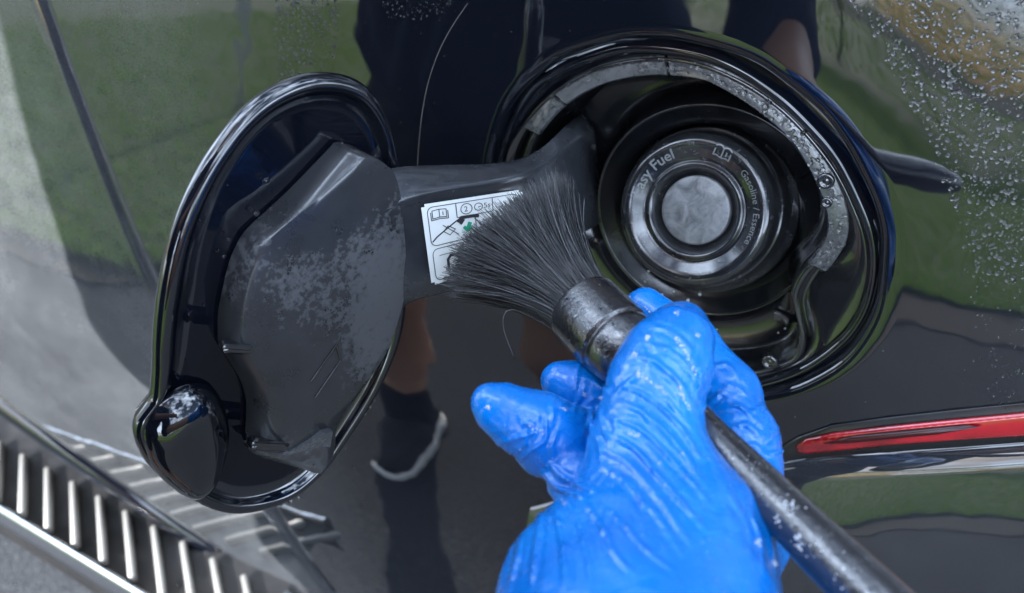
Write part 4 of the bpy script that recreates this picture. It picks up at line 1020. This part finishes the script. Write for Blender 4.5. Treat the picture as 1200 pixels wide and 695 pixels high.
for pts, wd, n, rm in (([(746, 436), (760, 446), (782, 462)], 2.2, 50, .0006), ([(792, 396), (805, 415), (816, 440)], 2, 60, .0006), ([(796, 452), (802, 468), (810, 485)], 1.8, 40, .0006), ([(736, 506), (742, 510), (750, 508)], 2, 22, .0006), ([(572, 478)], 2.5, 22, .0007), ([(620, 498), (632, 503)], 4, 26, .0005),
                       ([(744, 415)], 3, 20, .0007), ([(758, 396)], 2.5, 16, .0007), ([(793, 366)], 2.5, 14, .0006), ([(818, 392)], 2.5, 14, .0006), ([(685, 463)], 2.5, 12, .0006), ([(655, 478), (665, 480)], 2, 14, .0006), ([(738, 348), (748, 356), (760, 366)], 2.2, 26, .0006), ([(888, 636)], 3, 20, .0007), ([(908, 660)], 2.5, 14, .0006), ([(662, 590)], 3, 14, .0005), ([(800, 532)], 2, 8, .0005), ([(772, 543)], 2, 6, .0005),
                       ([(595, 520), (640, 540)], 9, 18, .0003), ([(700, 560), (880, 660)], 50, 60, .00022), ([(725, 430), (800, 500)], 30, 50, .0002)): suds(pts, wd, n, rm)
bb_ = None
hv = [(tN+.03+i*.0, 0) for i in range(1)]
def on_handle(u, v):
    t = scr(u, v); c = BP1+BAX*t; r = float(np.interp(t, [tA, tG, tN, tN+.006, tH, tH+.04, tH+.075, tH+.105], [.0151, .0146, .0112, .0072, .0065, .0078, .0093, .0098]))
    ry = nrm(ray(u, v)); q = c-CAM; per = BAX; 
    # intersect view ray with a cylinder of radius r
    d = ry-per*(ry@per); o = -(q-per*(q@per)); A = d@d; B = 2*(d@o); C_ = o@o-r*r; D = B*B-4*A*C_
    if D < 0: return None
    tt = (-B-math.sqrt(D))/(2*A); P = CAM+ry*tt; n = P-c; n = nrm(n-per*(n@per)); return P, n
for (u, v, n, wd, rm) in ((926, 592, 20, 5, .0007), (930, 600, 14, 4, .0006), (935, 632, 24, 4, .0008), (938, 640, 12, 3, .0006), (910, 606, 10, 4, .0005), (960, 640, 16, 12, .0004), (870, 545, 20, 14, .0003), (990, 675, 22, 12, .0004), (690, 385, 14, 16, .00022), (725, 400, 10, 9, .0003)):
    for k in range(n):
        h = on_handle(u+random.gauss(0, wd), v+random.gauss(0, wd))
        if h is not None: r = .0001+.6*rm*random.random()**2; items.append((h[0], h[1], r, r*.8))
for u, v in ((840, 386), (848, 420), (858, 425), (866, 426), (874, 427), (885, 411), (912, 390), (920, 385), (826, 398), (846, 432), (790, 342), (775, 346), (806, 352), (768, 300), (760, 318), (756, 330), (820, 345)):
    P = on_plane(u, v, FUEL-EN*.0345, EN); r = random.uniform(.0004, .0011); items.append((P, EN, r, r*.6))
V, F = drop_mesh(items); tag(mesh('soap_suds', V, F, FOAM, fix=False), 'white soap suds on the glove, brush and filler bowl', 'soap suds', kind='stuff')

# one pale hair lying on the paint between the fuel door and the filler
q = [hitS(u, v, .0002) for u, v in ((548, 4), (528, 34), (512, 66), (500, 104), (493, 146), (489, 196))]
V, F = tube(crom(q, 30, False), .00016, 5); tag(mesh('hair_strand', V, F, simple('pale_hair', (.13, .12, .11), .4), fix=False), 'single pale curved hair stuck to the paint above the hinge arm', 'hair')
